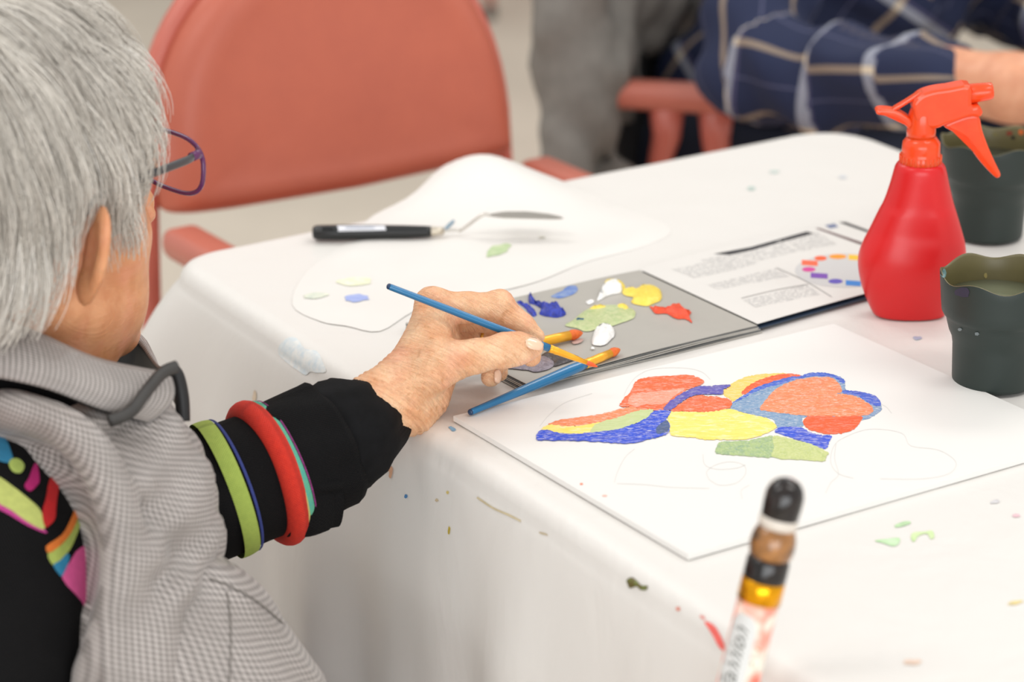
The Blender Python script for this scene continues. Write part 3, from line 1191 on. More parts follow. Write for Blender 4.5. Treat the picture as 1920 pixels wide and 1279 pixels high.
# ================================================================== palette paper with the raised corner
outl = [(548, 572), (575, 510), (650, 455), (700, 405), (782, 372), (840, 345), (905, 333), (985, 345), (1052, 352), (1150, 385), (1258, 428), (1210, 462), (1100, 492), (1010, 528), (930, 548), (850, 562), (775, 585), (712, 622), (650, 612), (600, 603)]
op = np.array([PZ(x, y, TZ) for x, y in outl])
op = catmull(op, 4, closed=True)
pc = op.mean(0)
vs_, fs = [], []
NR, NK = 22, len(op)
pk = PZ(905, 355, TZ)
for i in range(NR + 1):
    f = i / NR
    ringp = pc + (op - pc) * max(f, 0.02)
    vs_ += list(ringp)
vs_ = np.array(vs_)
d1 = (vs_ - pk) @ E1
d2 = (vs_ - pk) @ E2
hump = 0.030 * np.exp(-(d1 / 0.052) ** 2) * np.exp(-(np.clip(d2, 0, 1) / 0.075) ** 2 - (np.clip(-d2, 0, 1) / 0.05) ** 2)
rim_f = np.repeat(np.linspace(0, 1, NR + 1), NK)
vs_[:, 2] = TZ + 0.0004 + hump + (snoise(vs_ * np.array([1, 1, 0]), 17.0) + 1.2).clip(0) * 0.0012 * np.clip((1 - rim_f) / 0.15, 0, 1)
for i in range(NR):
    for k in range(NK):
        k2 = (k + 1) % NK
        fs.append((i * NK + k, (i + 1) * NK + k, (i + 1) * NK + k2, i * NK + k2))
fs.append(tuple(range(NK)))
paper_m = mat('palette_paper', (231, 228, 223), 0.5, var=0.02, vscale=20, bump=0.1, bscale=60, bdist=0.002)
pp = link('palette_paper', mesh('palette_paper', vs_, fs), paper_m)
tag(pp, 'crumpled white paper sheet with dabs of paint, back edge humped up', 'paper')
PAP = bvh_of([pp])


def stain(cx, cy, a, b, c, tgt, parent, rot=0.0, nm='paint_stain', rough=0.18, off=0.0005, c2=None):
    n = 14
    poly = []
    for k in range(n):
        t = 2 * math.pi * k / n
        r = 1 + random.uniform(-rough, rough)
        x, y = a * r * math.cos(t), b * r * math.sin(t)
        poly.append((cx + x * math.cos(rot) - y * math.sin(rot), cy + x * math.sin(rot) + y * math.cos(rot)))
    return patch(nm, poly, tgt, mat('stain_%d_%d_%d' % c, c, 0.5, var=0.3, vscale=140, col2=c2), parent, off=off, step=6, smooth=3)


stain(665, 529, 32, 8, (226, 230, 190), PAP, pp, -0.03, c2=(244, 243, 226))
stain(668, 560, 23, 7, (150, 168, 226), PAP, pp, -0.05, c2=(176, 190, 232))
stain(592, 555, 24, 5, (196, 208, 196), PAP, pp, -0.1, c2=(236, 236, 216))
stain(934, 470, 25, 10, (172, 198, 146), PAP, pp, -0.35, c2=(204, 216, 176))
stain(1016, 446, 6, 2, (216, 212, 196), PAP, pp)

# ================================================================== stains on the cloth
W = (243, 240, 234)
stain(566, 672, 46, 24, (206, 219, 226), CLOTH, cloth, 0.75, rough=0.3, c2=(240, 238, 232))
stain(775, 600, 7, 3, (110, 186, 214), CLOTH, cloth, 0.3)
stain(478, 745, 4, 12, (232, 212, 186), CLOTH, cloth, 0.1)
stain(848, 805, 7, 3.5, (140, 190, 226), CLOTH, cloth, 0.6)
patch('paint_stain', [(721, 884), (733, 874), (738, 880), (734, 897), (730, 893), (731, 884)], CLOTH, mat('stain_tan', (222, 170, 134), 0.5, var=0.1), cloth, off=0.0006, step=4, smooth=2)
stain(762, 931, 3, 3.5, (70, 140, 200), CLOTH, cloth)
stain(840, 924, 2.5, 3, (222, 200, 120), CLOTH, cloth)
stain(843, 995, 2, 8, (214, 188, 60), CLOTH, cloth, 0.05)
stain(820, 938, 3, 3, (214, 194, 160), CLOTH, cloth)
stroke('paint_stain', [(896, 933), (915, 946), (930, 955), (955, 966), (978, 978)], 3.4, CLOTH, mat('stain_ochre', (214, 200, 164), 0.5, var=0.2, vscale=100), cloth, off=0.0008)
stain(1020, 1001, 9, 2, (206, 190, 160), CLOTH, cloth, 0.3)
patch('paint_stain', [(1176, 1088), (1186, 1083), (1196, 1090), (1204, 1098), (1216, 1099), (1212, 1107), (1202, 1106), (1194, 1100), (1182, 1103), (1178, 1096)], CLOTH, wet('wet_olive', (110, 120, 60), (96, 70, 40)), cloth, off=0.0006, step=4, smooth=3, height=0.0008)
stain(1272, 1142, 4, 4, (242, 150, 128), CLOTH, cloth)
patch('paint_stain', [(1322, 1166), (1338, 1172), (1350, 1188), (1358, 1205), (1362, 1222), (1350, 1214), (1340, 1196), (1330, 1180)], CLOTH, mat('stain_red', (246, 112, 104), 0.5, var=0.15, vscale=90), cloth, off=0.0007, step=6, smooth=3)
stain(1318, 1158, 6, 3, (246, 160, 150), CLOTH, cloth, 0.6)
patch('paint_stain', [(1640, 1015), (1660, 1012), (1686, 1010), (1684, 1022), (1672, 1025), (1655, 1019)], CLOTH, mat('stain_green', (168, 216, 150), 0.5, var=0.2, vscale=90, col2=(206, 230, 196)), cloth, off=0.0005, step=6)
patch('paint_stain', [(1708, 1010), (1712, 1000), (1735, 998), (1748, 996), (1752, 1008), (1745, 1012), (1738, 1002), (1722, 1006), (1714, 1017)], CLOTH, mat('stain_green2', (176, 218, 140), 0.5, var=0.2, vscale=90, col2=(214, 230, 180)), cloth, off=0.0005, step=6)
stain(1692, 984, 16, 4, (190, 224, 176), CLOTH, cloth, -0.25)
stain(1905, 968, 7, 3, (246, 206, 214), CLOTH, cloth)
stain(1865, 942, 10, 3, (220, 218, 220), CLOTH, cloth, -0.2)
stain(1904, 1131, 14, 3, (250, 228, 150), CLOTH, cloth, -0.2)
stain(1710, 1243, 18, 5, (248, 218, 196), CLOTH, cloth)
stain(1720, 635, 8, 3.5, (186, 198, 222), CLOTH, cloth)
stain(1452, 323, 9, 3, (206, 220, 214), CLOTH, cloth)
stain(1408, 354, 8, 4, (196, 214, 206), CLOTH, cloth)
stain(1580, 333, 8, 3, (218, 222, 228), CLOTH, cloth)
stain(1292, 281, 6, 4, (244, 190, 160), CLOTH, cloth)


# ================================================================== spray bottle
sbase = PZ(1706, 588, TZ + 0.001)
SBY = sbase[1]
sb = thing('spray_bottle', 'red plastic spray bottle with translucent orange trigger head beside the booklet', 'spray bottle', sbase)
red_m = mat('red_polythene', (212, 24, 28), 0.34, var=0.05, vscale=14, sss=0.06)
org = NT('orange_clear_plastic')
org.b.inputs['Base Color'].default_value = lin((255, 76, 24))
org.b.inputs['Roughness'].default_value = 0.2
org.b.inputs['Subsurface Weight'].default_value = 0.5
org.b.inputs['Subsurface Radius'].default_value = (0.02, 0.006, 0.002)
org.b.inputs['Subsurface Scale'].default_value = 0.5
org.b.inputs['Transmission Weight'].default_value = 0.12
f = org.noise(org.coord('Object'), 60, 3)
org.l(org.mix(f, lin((255, 70, 18)), lin((255, 92, 40))), org.b.inputs['Base Color'])
org = org.m


def sbp(x, y):
    return PY(x, y, SBY)


ax_x = sbp(1708, 590)[0]
prof = [(603, 1640, 1770), (598, 1634, 1772), (575, 1624, 1782), (545, 1614, 1794), (515, 1609, 1803), (490, 1610, 1809), (465, 1618, 1808), (440, 1630, 1802), (410, 1644, 1794), (380, 1658, 1786), (350, 1668, 1780), (328, 1674, 1776), (314, 1678, 1773), (306, 1683, 1768), (302, 1690, 1760)]
verts, faces = [], []
SEG = 48
zmin = TZ + 0.0012
rows = []
for (y, xl, xr) in prof:
    a, b = sbp(xl, y), sbp(xr, y)
    rows.append(((a[0] + b[0]) / 2, (b[0] - a[0]) / 2, (a[2] + b[2]) / 2))
z0 = rows[0][2]
ztop_b = rows[-1][2]
rows = [(c, r, zmin + (z - z0) * (ztop_b - zmin) / (ztop_b - z0)) for c, r, z in rows]
rows = [(rows[0][0], rows[0][1] * 0.9, zmin)] + rows
rows = [tuple(x) for x in catmull(np.array(rows), 4)]
for c, r, z in rows:
    fz = (z - zmin) / (ztop_b - zmin)
    dep = 0.62 + 0.38 * max(0, (fz - 0.55) / 0.45) ** 1.2
    for k in range(SEG):
        th = 2 * math.pi * k / SEG
        e = 0.86 if fz < 0.7 else 1.0
        cx_, sy_ = math.cos(th), math.sin(th)
        # soft vertical ribs on the shoulders
        rib = 1 + 0.016 * math.cos(6 * th) * math.sin(math.pi * min(1, max(0, (fz - 0.25) / 0.7)))
        verts.append((c + r * rib * math.copysign(abs(cx_) ** e, cx_), SBY + r * dep * rib * math.copysign(abs(sy_) ** e, sy_), z))
for i in range(len(rows) - 1):
    for k in range(SEG):
        k2 = (k + 1) % SEG
        faces.append((i * SEG + k, i * SEG + k2, (i + 1) * SEG + k2, (i + 1) * SEG + k))
faces.append(tuple(reversed(range(SEG))))
faces.append(tuple(range((len(rows) - 1) * SEG, len(rows) * SEG)))
link('bottle_body', mesh('bottle_body', verts, faces), red_m, sb)


def c_s(*p):
    return [(1620 + x / 6.732, 140 + y / 6.732) for x, y in p]


def sb_lathe(name, rowsp, m_):
    pr_ = []
    for y, xl, xr in rowsp:
        a, b = sbp(xl, y), sbp(xr, y)
        pr_.append(((b[0] - a[0]) / 2, (a[2] + b[2]) / 2, (a[0] + b[0]) / 2))
    cxm = sum(p[2] for p in pr_) / len(pr_)
    v, f_ = lathe([(p[0], p[1]) for p in pr_], 40, (cxm, SBY, 0))
    return link(name, mesh(name, v, f_), m_, sb)


collar = sb_lathe('collar', [(311, 1689, 1763), (304, 1688, 1765), (296, 1688, 1765), (290, 1690, 1764), (287, 1692, 1763), (282, 1692, 1764), (272, 1692, 1763), (266, 1692, 1762), (260, 1696, 1757), (255, 1700, 1754)], org)
sb_lathe('neck', [(257, 1700, 1754), (245, 1700, 1755), (230, 1702, 1755), (215, 1704, 1755), (204, 1707, 1752), (198, 1712, 1746)], org)
# ribs around the collar
cc_ = np.array([(sbp(1726, 297))[0], SBY])
for k in range(26):
    th = 2 * math.pi * k / 26
    r_ = (sbp(1765, 297)[0] - sbp(1688, 297)[0]) / 2
    q = (cc_[0] + r_ * math.cos(th), cc_[1] + r_ * math.sin(th))
    tube_obj('collar_rib', [(q[0], q[1], sbp(1726, 307)[2]), (q[0], q[1], sbp(1726, 290)[2])], 0.0007, org, collar, seg=6)


def sb_plate(name, pts, thick, bev, dy=0.0, n=3):
    pts = catmull(np.array(pts), n, closed=True) if n else np.array(pts)
    p3 = [sbp(x, y) + np.array([0, dy, 0]) for x, y in pts]
    return link(name, bm_mesh(extrude_poly(p3, (0, 1, 0), thick, bev), name), org, sb, smooth=False)


sb_plate('trigger_housing', c_s((600, 330), (690, 225), (850, 165), (1050, 135), (1320, 105), (1340, 340), (1420, 350), (1470, 410), (1475, 460), (1430, 500), (1300, 500), (1130, 560), (1000, 600), (910, 640), (760, 640), (640, 560), (610, 440)), 0.020, 0.003)
sb_plate('trigger_lever', c_s((990, 620), (1130, 545), (1300, 490), (1435, 500), (1480, 680), (1560, 900), (1650, 1100), (1712, 1235), (1680, 1280), (1630, 1262), (1500, 1130), (1380, 980), (1265, 785), (1130, 710)), 0.012, 0.0025, dy=-0.0005)
sb_plate('tail_rest', c_s((145, 440), (190, 412), (300, 415), (430, 445), (560, 520), (600, 590), (560, 660), (480, 590), (360, 520), (220, 490), (155, 478)), 0.014, 0.002)
sb_plate('top_strut', c_s((350, 425), (520, 320), (690, 215), (740, 215), (700, 270), (560, 345), (400, 440)), 0.008, 0.001)
# nozzle: a short round cap on the horizontal spray axis
na, nb = sbp(1816, 176), sbp(1862, 170)
nr_ = (sbp(1840, 153)[2] - sbp(1840, 188)[2]) / 2
npts = [na + (nb - na) * t for t in (0, 0.04, 0.85, 0.97, 1.0)]
tube_obj('nozzle', npts, [nr_ * 0.94, nr_ * 1.04, nr_ * 0.92, nr_ * 0.84, nr_ * 0.7], org, sb, seg=20)

# ================================================================== water cups
cupm = mat('dark_green_rubber', (31, 43, 39), 0.48, var=0.12, vscale=25)
cupin = mat('olive_rubber', (104, 96, 62), 0.4, var=0.18, vscale=30)


def cup(px, py, label, rot, watercol, splash):
    c = PZ(px, py, TZ + 0.0015)
    t = thing('water_cup', label, 'cup', c, 'dark green collapsible water cups')
    H = 0.084
    wave = lambda th, r, z: 0.0024 * math.cos(6 * th + rot) * max(0, (z - 0.062) / 0.022) if z > 0.062 else 0.0
    po = [(0.027, 0.0), (0.0298, 0.0012), (0.0302, 0.004), (0.0312, 0.030), (0.0322, 0.036), (0.0345, 0.041), (0.0362, 0.047), (0.0372, 0.0515), (0.0392, 0.0535), (0.0405, 0.056), (0.0412, 0.062), (0.0420, 0.070), (0.0428, 0.0775), (0.0432, 0.0825), (0.0430, H)]
    pi_ = [(0.0424, H + 0.0003), (0.0416, 0.0825), (0.0404, 0.072), (0.0395, 0.062), (0.0382, 0.056), (0.0360, 0.052), (0.0345, 0.047), (0.0305, 0.036), (0.0295, 0.030), (0.0285, 0.004), (0.004, 0.0035)]
    v, f_ = lathe(po, 72, c, rimwave=wave)
    f_ = f_[:-1]
    link('wall', mesh('wall', v, f_), cupm, t)
    v, f_ = lathe([(0.0430, H)] + pi_, 72, c, rimwave=wave)
    f_ = [q for q in f_[:-2]]
    link('inner_wall', mesh('inner_wall', v, [tuple(q) for q in f_]), cupin, t)
    v, f_ = lathe([(0.002, 0.0655), (0.0398, 0.0655), (0.0398, 0.0650)], 48, c)
    link('water', mesh('water', v, f_[:-2] + [tuple(range(48))]), mat('water_%d' % watercol[0], watercol, 0.06, var=0.08, vscale=30), t)
    ob = bvh_of([o_ for o_ in t.children if o_.name.startswith(('wall', 'inner'))])
    for (x, y, a, b, cc) in splash:
        stain(x, y, a, b, cc, ob, t, nm='paint_drip', off=0.0003)
    return t


cup(1862, 716, 'dark green wavy-rimmed water cup standing next to the canvas board', 0.4, (122, 128, 104),
    [(1806, 548, 14, 10, (42, 40, 62)), (1769, 512, 5, 8, (120, 158, 160)), (1800, 618, 4, 3, (120, 130, 132)), (1832, 626, 4, 3, (110, 120, 122)), (1848, 516, 3, 5, (166, 150, 90))])
cup(1850, 440, 'dark green wavy-rimmed water cup standing behind the red spray bottle', 1.2, (60, 66, 58),
    [(1866, 252, 5, 4, (120, 110, 60)), (1893, 250, 6, 4, (140, 60, 40)), (1915, 248, 6, 5, (220, 110, 50)), (1900, 258, 4, 3, (30, 28, 24))])

# ================================================================== palette knife
kz = TZ + 0.0078
ka, kb = PZ(586, 436, kz), PZ(808, 434, kz)
kd = (kb - ka) / np.linalg.norm(kb - ka)
kn = thing('palette_knife', 'palette knife with black handle and cranked thin steel blade lying on white paper', 'palette knife', (ka + kb) / 2 - np.array([0, 0, 0.0068]))
Lh = np.linalg.norm(kb - ka)
hp = [ka + kd * Lh * t for t in (0, 0.012, 0.04, 0.2, 0.5, 0.8, 0.96, 1.0)]
blackp = mat('black_handle_plastic', (30, 32, 33), 0.32, var=0.15, vscale=30)
hk = tube_obj('handle', hp, [(0.0038, 0.0044), (0.0054, 0.0062), (0.0062, 0.0072), (0.0064, 0.0074), (0.0061, 0.0070), (0.0054, 0.0062), (0.0048, 0.0052), (0.0045, 0.0047)], blackp, kn, seg=20)
steel = mat('bright_steel', (205, 200, 192), 0.3, metal=0.85, var=0.1, vscale=40)
fe = PZ(832, 433, kz)
tube_obj('ferrule', [kb - kd * 0.001, kb + kd * 0.0005, (kb + fe) / 2, fe], [0.0038, 0.0042, 0.0037, 0.0032], mat('nickel_ferrule', (214, 204, 186), 0.35, metal=0.7, var=0.1), kn, seg=16)
z1 = np.array([0, 0, 0.0130])
n0, n1, n2 = PZ(866, 431, kz), PZ(904, 431, kz) + z1, PZ(918, 431, kz) + z1
tube_obj('shank', catmull([fe, n0 - kd * 0.004, n0, n1, n2], 4), 0.0013, steel, kn, seg=10)
bt = PZ(1056, 433, kz) + z1 * 0.85
bd = bt - n2
side = np.array([-bd[1], bd[0], 0])
side /= np.linalg.norm(side)
bv, bf = [], []
prof_b = [(0, 0.0018), (0.06, 0.005), (0.2, 0.0085), (0.5, 0.0095), (0.8, 0.0072), (0.94, 0.004), (1.0, 0.0008)]
for t, hw_ in prof_b:
    c = n2 + bd * t + np.array([0, 0, 0.0015 * math.sin(t * 3)])
    for s in (1, -1):
        for dz in (0.0003, -0.0003):
            bv.append(c + side * hw_ * s + np.array([0, 0, dz]))
for i in range(len(prof_b) - 1):
    a = i * 4
    b = a + 4
    bf += [(a, b, b + 2, a + 2), (a + 1, a + 3, b + 3, b + 1), (a, a + 1, b + 1, b), (a + 2, b + 2, b + 3, a + 3)]
link('blade', mesh('blade', bv, bf), steel, kn, smooth=False)
HK = bvh_of([hk])
patch('handle_label', [(632, 424), (722, 424), (724, 432), (634, 434)], HK, mat('label_white', (232, 234, 240), 0.4, var=0.06, vscale=120), kn, off=0.0004, step=5, smooth=0)
stroke('label_print', [(648, 428), (660, 427.6), (675, 428.2), (690, 427.6), (702, 428)], 2.0, HK, mat('label_ink', (170, 178, 196), 0.5, var=0.3, vscale=500), kn, off=0.0007)
stroke('paint_streak', [(604, 430), (614, 429), (624, 430)], 5.0, HK, mat('dried_black', (12, 12, 14), 0.25, var=0.2), kn, off=0.0008)
patch('paint_stain', [(833, 430), (840, 421), (850, 413), (852, 417), (845, 425), (837, 432)], PAP, mat('stain_slate', (120, 150, 168), 0.5, var=0.1), pp, off=0.0006, step=5)

# ================================================================== paint brushes
blue_h = mat('pearl_blue_lacquer', (8, 108, 158), 0.28, coat=0.4, var=0.08, vscale=50)
gold_f = mat('gold_ferrule', (252, 184, 48), 0.3, metal=0.35, var=0.12, vscale=60)
bris = mat('orange_bristle', (232, 116, 34), 0.5, var=0.35, vscale=300, vstretch=(1, 1, 1), col2=(206, 84, 20))
brt = mat('orange_bristle_wet', (238, 98, 44), 0.35, var=0.2, vscale=200)
bend = mat('handle_end_dark', (28, 60, 96), 0.3, var=0.1)


def brush(label, end, fer, hair, tip, r_end, r_bel, r_f0, r_f1, flat=1.0, mb=None):
    end, fer, hair, tip = map(lambda a: np.asarray(a, float), (end, fer, hair, tip))
    t = thing('paint_brush', label, 'paint brush', (end + tip) / 2, 'blue-handled paint brushes')
    d = fer - end
    ts = [0, 0.006, 0.02, 0.1, 0.4, 0.7, 0.86, 0.95, 1.0]
    rr = [r_end * .45, r_end * .82, r_end, r_end * 1.02, r_end + (r_bel - r_end) * .45, r_bel * .93, r_bel, r_bel * .92, r_f0 * .96]
    h = tube_obj('handle', [end + d * q for q in ts], rr, blue_h, t, seg=16)
    tube_obj('handle_tip', [end + d * q for q in (-0.001, 0.003, 0.012)], [r_end * .5, r_end * .85, r_end * 1.0], bend, h, seg=16)
    e = hair - fer
    rf = [r_f0, r_f0 * 1.02, r_f0 * .93, r_f0 * 1.02, r_f0 * .93, (r_f0 + r_f1) / 2, r_f1]
    fo = tube_obj('ferrule', [fer + e * q for q in (0, 0.06, 0.12, 0.18, 0.24, 0.6, 1.0)], [(a, a) for a in rf[:-2]] + [((rf[-2]) * flat, rf[-2]), (r_f1 * flat, r_f1)], gold_f, t, seg=18)
    g = tip - hair
    tube_obj('bristles', [hair - e * 0.02] + [hair + g * q for q in (0.0, 0.25, 0.5, 0.75, 0.92, 1.0)], [(a * flat, a) for a in (r_f1 * .9, r_f1 * .96, r_f1 * 1.1, r_f1 * 1.0, r_f1 * .66, r_f1 * .3, r_f1 * .05)], mb or bris, t, seg=16)
    return t


h_end, h_tip = P(726, 536, 1.166), P(1121, 688, 1.216)
hb = lambda t: h_end + (h_tip - h_end) * t
brush('blue-handled paint brush gripped in the wrinkled hand', h_end, hb(0.765), hb(0.945), h_tip, 0.0023, 0.0030, 0.0029, 0.0016, mb=brt)
lz = KT + 0.0050
l_end = PZ(880, 774, BT + 0.0032)
l_tip = PZ(1163, 655, KT + 0.0042)
lb = lambda t: l_end + (l_tip - l_end) * t
brush('blue-handled paint brush lying across the canvas corner and booklet edge', l_end, lb(0.755), lb(0.93), l_tip, 0.0024, 0.0042, 0.0036, 0.0032, mb=bris)
g_tip = PZ(1093, 624, KT + 0.0046)
g_fer = PZ(1000, 644, KT + 0.0050)
gd = g_tip - g_fer
g_end = g_fer - gd / np.linalg.norm(gd) * 0.118
g_end[2] = KT + 0.0050
brush('paint brush lying on the grey page beneath the hand', g_end, g_fer, g_fer + gd * 0.72, g_tip, 0.0024, 0.0038, 0.0040, 0.0038, mb=bris)

# ================================================================== walking cane leaning on the table edge
inn = np.array([-nor[0][0], -nor[0][1], 0])
NE = np.array([-E2[1], E2[0], 0])
if NE @ E1 < 0:
    NE = -NE
cdir = np.array([0.215, 0.10, 1.0])
cdir /= np.linalg.norm(cdir)
ccol = P(1428, 1103, 0.905)
# slide along the sight line until the shaft just touches the cloth edge
for d in np.arange(0.80, 1.0, 0.0005):
    ccol = P(1428, 1103, d)
    pe = ccol + cdir * ((TZ - 0.012 - ccol[2]) / cdir[2])
    if (pe - L0) @ NE > -(0.0125 + 0.021):
        break
cb = lambda s: ccol + cdir * s
foot = cb(-(ccol[2] - 0.0) / cdir[2])
cane = thing('walking_cane', 'floral-print walking cane with gold collar and glossy black handle leaning on table edge', 'cane', foot)
Lc = (ccol[2]) / cdir[2]
fm = NT('floral_print')
vec = fm.coord('Object')
n_ = fm.noise(vec, 55.0, 2, 0.5, 0.5)
n2_ = fm.noise(vec, 120.0, 3, 0.6, 0.6)
c_a = fm.ramp(n_, ((0.44, lin((238, 232, 216))), (0.56, lin((246, 176, 158))), (0.70, lin((240, 110, 90)))))
msk = fm.ramp(n2_, ((0.60, (0, 0, 0)), (0.66, (1, 1, 1))))
fm.l(fm.mix(msk, c_a, lin((150, 130, 84))), fm.b.inputs['Base Color'])
fm.b.inputs['Roughness'].default_value = 0.25
RS = 0.0121
tube_obj('shaft', [cb(-Lc + 0.03), cb(-0.4), cb(-0.2), cb(-0.004)], [0.0095, 0.0112, RS, RS], fm.m, cane, seg=28, up=(0, -1, 0))
tube_obj('rubber_tip', [cb(-Lc + 0.003), cb(-Lc + 0.006), cb(-Lc + 0.045)], [0.013, 0.015, 0.0115], mat('foot_rubber', (40, 38, 36), 0.7), cane, seg=20)
tube_obj('collar', [cb(-0.0075), cb(-0.007), cb(0.0058), cb(0.0063)], [RS * .98, RS * 1.06, RS * 1.04, RS * .98], mat('polished_gold', (244, 170, 24), 0.2, metal=0.9, var=0.1, vscale=40), cane, seg=32)
hnd = NT('black_lacquer')
hnd.b.inputs['Roughness'].default_value = 0.12
vec = hnd.coord('Object')
f = hnd.noise(vec, 120.0, 3, 0.6)
hnd.l(hnd.ramp(f, ((0.35, lin((16, 14, 14))), (0.8, lin((44, 34, 30))))), hnd.b.inputs['Base Color'])
tube_obj('handle_neck', [cb(q * 0.86) for q in (0.005, 0.010, 0.020, 0.0235)], [RS * 1.06 * .96, RS * 1.06 * .98, RS * 1.06 * .97, RS * 1.06 * .86], hnd.m, cane, seg=32)
brown = mat('amber_handle_band', (196, 132, 66), 0.25, coat=0.5, var=0.75, vscale=55, col2=(30, 22, 18))
tube_obj('handle_bulb', [cb(q * 0.86) for q in (0.0215, 0.025, 0.031, 0.037, 0.0425, 0.046, 0.0475)], [RS * 1.06 * .84, RS * 1.06 * .98, RS * 1.06 * 1.04, RS * 1.06 * 1.0, RS * 1.06 * .86, RS * 1.06 * .62, RS * 1.06 * .4], brown, cane, seg=32)
tube_obj('handle_ring', [cb(q * 0.86) for q in (0.043, 0.045, 0.049, 0.051)], [RS * .80, RS * .93, RS * .94, RS * .90], mat('pale_ring', (222, 212, 200), 0.3, var=0.1), cane, seg=32)
tube_obj('handle_cap', [cb(q * 0.86) for q in (0.0495, 0.052, 0.060, 0.067, 0.072, 0.0755, 0.0775, 0.0783)], [RS * .86, RS * .90, RS * .93, RS * .92, RS * .80, RS * 1.06 * .55, RS * 1.06 * .28, RS * 1.06 * .04], hnd.m, cane, seg=32)
# white label with dark script wrapped on the shaft
tv = -V(ray(1400, 1180))
tv = np.array(tv)
tv = tv - cdir * (tv @ cdir)
tv /= np.linalg.norm(tv)
tw = np.cross(cdir, tv)


def wrap(name, uv2, faces2, r, m_, ang0=0.0):
    """uv2: (along the shaft, around it) in metres"""
    vs_ = [cb(u) + (tv * math.cos(v / RS + ang0) + tw * math.sin(v / RS + ang0)) * r for u, v in uv2]
    return link(name, mesh(name, vs_, faces2), m_, cane)


lab, labf = [], []
for i in range(14):
    for j in range(11):
        u = -0.014 - 0.052 * i / 13
        wv = 0.0088 * (1 - (abs(i - 6.5) / 6.5) ** 6 * 0.55)
        lab.append((u, (j / 10 * 2 - 1) * wv))
for i in range(13):
    for j in range(10):
        labf.append((i * 11 + j, i * 11 + j + 1, (i + 1) * 11 + j + 1, (i + 1) * 11 + j))
wrap('shaft_label', lab, labf, RS + 0.0003, mat('label_pale', (216, 216, 214), 0.4, var=0.04), -0.45)
fc = bpy.data.curves.new('script', 'FONT')
fc.body = 'Fahhioh'
fc.size = 0.0125
fc.shear = 0.5
fc.resolution_u = 3
to = bpy.data.objects.new('script_tmp', fc)
COL.objects.link(to)
dg = bpy.context.evaluated_depsgraph_get()
tm = to.evaluated_get(dg).to_mesh()
tvv = [(v.co.x, v.co.y) for v in tm.vertices]
tff = [tuple(p.vertices) for p in tm.polygons]
to.evaluated_get(dg).to_mesh_clear()
bpy.data.objects.remove(to)
wrap('script_lettering', [(-0.062 + x, -(y - 0.004)) for x, y in tvv], tff, RS + 0.0006, mat('script_ink', (92, 92, 84), 0.4, var=0.3, vscale=300), -0.45)


# ================================================================== skin
def skin_mat(name, base, dark, spots=True, bump=1.0, dirs=(1, 1, 1), rot=(0, 0, 0)):
    t = NT(name)
    vec = t.coord('Object')
    f = t.noise(vec, 55.0, 4, 0.6)
    c = t.ramp(f, ((0.35, lin(dark)), (0.65, lin(base))))
    if spots:
        f2_ = t.noise(vec, 95.0, 2, 0.5)
        m2 = t.ramp(f2_, ((0.64, (0, 0, 0)), (0.72, (0.55, 0.55, 0.55))))
        c = t.mix(m2, c, lin((196, 130, 78)))
        f3 = t.noise(vec, 32.0, 2, 0.5)
        m3 = t.ramp(f3, ((0.52, (0, 0, 0)), (0.75, (0.5, 0.5, 0.5))))
        c = t.mix(m3, c, lin((238, 162, 134)))
    t.l(c, t.b.inputs['Base Color'])
    t.b.inputs['Roughness'].default_value = 0.46
    t.b.inputs['Subsurface Weight'].default_value = 0.22
    t.b.inputs['Subsurface Radius'].default_value = (0.009, 0.0035, 0.0018)
    t.b.inputs['Subsurface Scale'].default_value = 0.5
    uvn = t.n('ShaderNodeUVMap')
    mp = t.n('ShaderNodeMapping')
    mp.inputs['Scale'].default_value = (430.0, 75.0, 1.0)
    mp.inputs['Rotation'].default_value = (0, 0, 0.35)
    t.l(uvn.outputs[0], mp.inputs[0])
    t.bump(t.noise(mp.outputs[0], 1.0, 4, 0.65, 1.6), 0.85 * bump, 0.0020)
    mp2 = t.n('ShaderNodeMapping')
    mp2.inputs['Scale'].default_value = (90.0, 420.0, 1.0)
    mp2.inputs['Rotation'].default_value = (0, 0, -0.5)
    t.l(uvn.outputs[0], mp2.inputs[0])
    t.bump(t.noise(mp2.outputs[0], 1.0, 3, 0.6, 1.4), 0.5 * bump, 0.0014)
    t.bump(t.noise(vec, 900.0, 2, 0.5), 0.15 * bump, 0.0004)
    return t.m


hand_skin = skin_mat('aged_skin', (244, 200, 160), (228, 168, 124), dirs=(0.55, 1.6, 1.9), rot=(0.2, 0.5, 0.4))

# ================================================================== the painter: head, neck, hand
def unit(a):
    a = np.asarray(a, float)
    return a / np.linalg.norm(a)


yawH, pitH = math.radians(36), math.radians(0)
HS = 1.19
hF = np.array([math.sin(yawH) * math.cos(pitH), math.cos(yawH) * math.cos(pitH), -math.sin(pitH)])
hR = unit(np.array([math.cos(yawH), -math.sin(yawH), 0.0]))
hU = np.cross(hR, hF)
HM = np.array([hR, hF, hU])                     # rows: right, forward, up
ear = P(184, 455, 1.0)
HC = ear - hR * 0.078 * HS + hU * 0.004


def H(x, y, z):
    return HC + (hR * x + hF * y + hU * z) * HS


bodyF = unit((0.77, 0.64, 0))
bodyR = unit((0.64, -0.77, 0))
NB = P(-45, 725, 1.075)           # base of the neck
PEL = np.array([NB[0] - 0.11, NB[1] - 0.10, 0.50])
YS = NB[1] - 1.0                                # how far the sitter is from the lens's foot point             # pelvis
person = thing('person', 'seated grey-haired person in grey check vest and striped black sweater, painting', 'person', (PEL[0], PEL[1], 0))

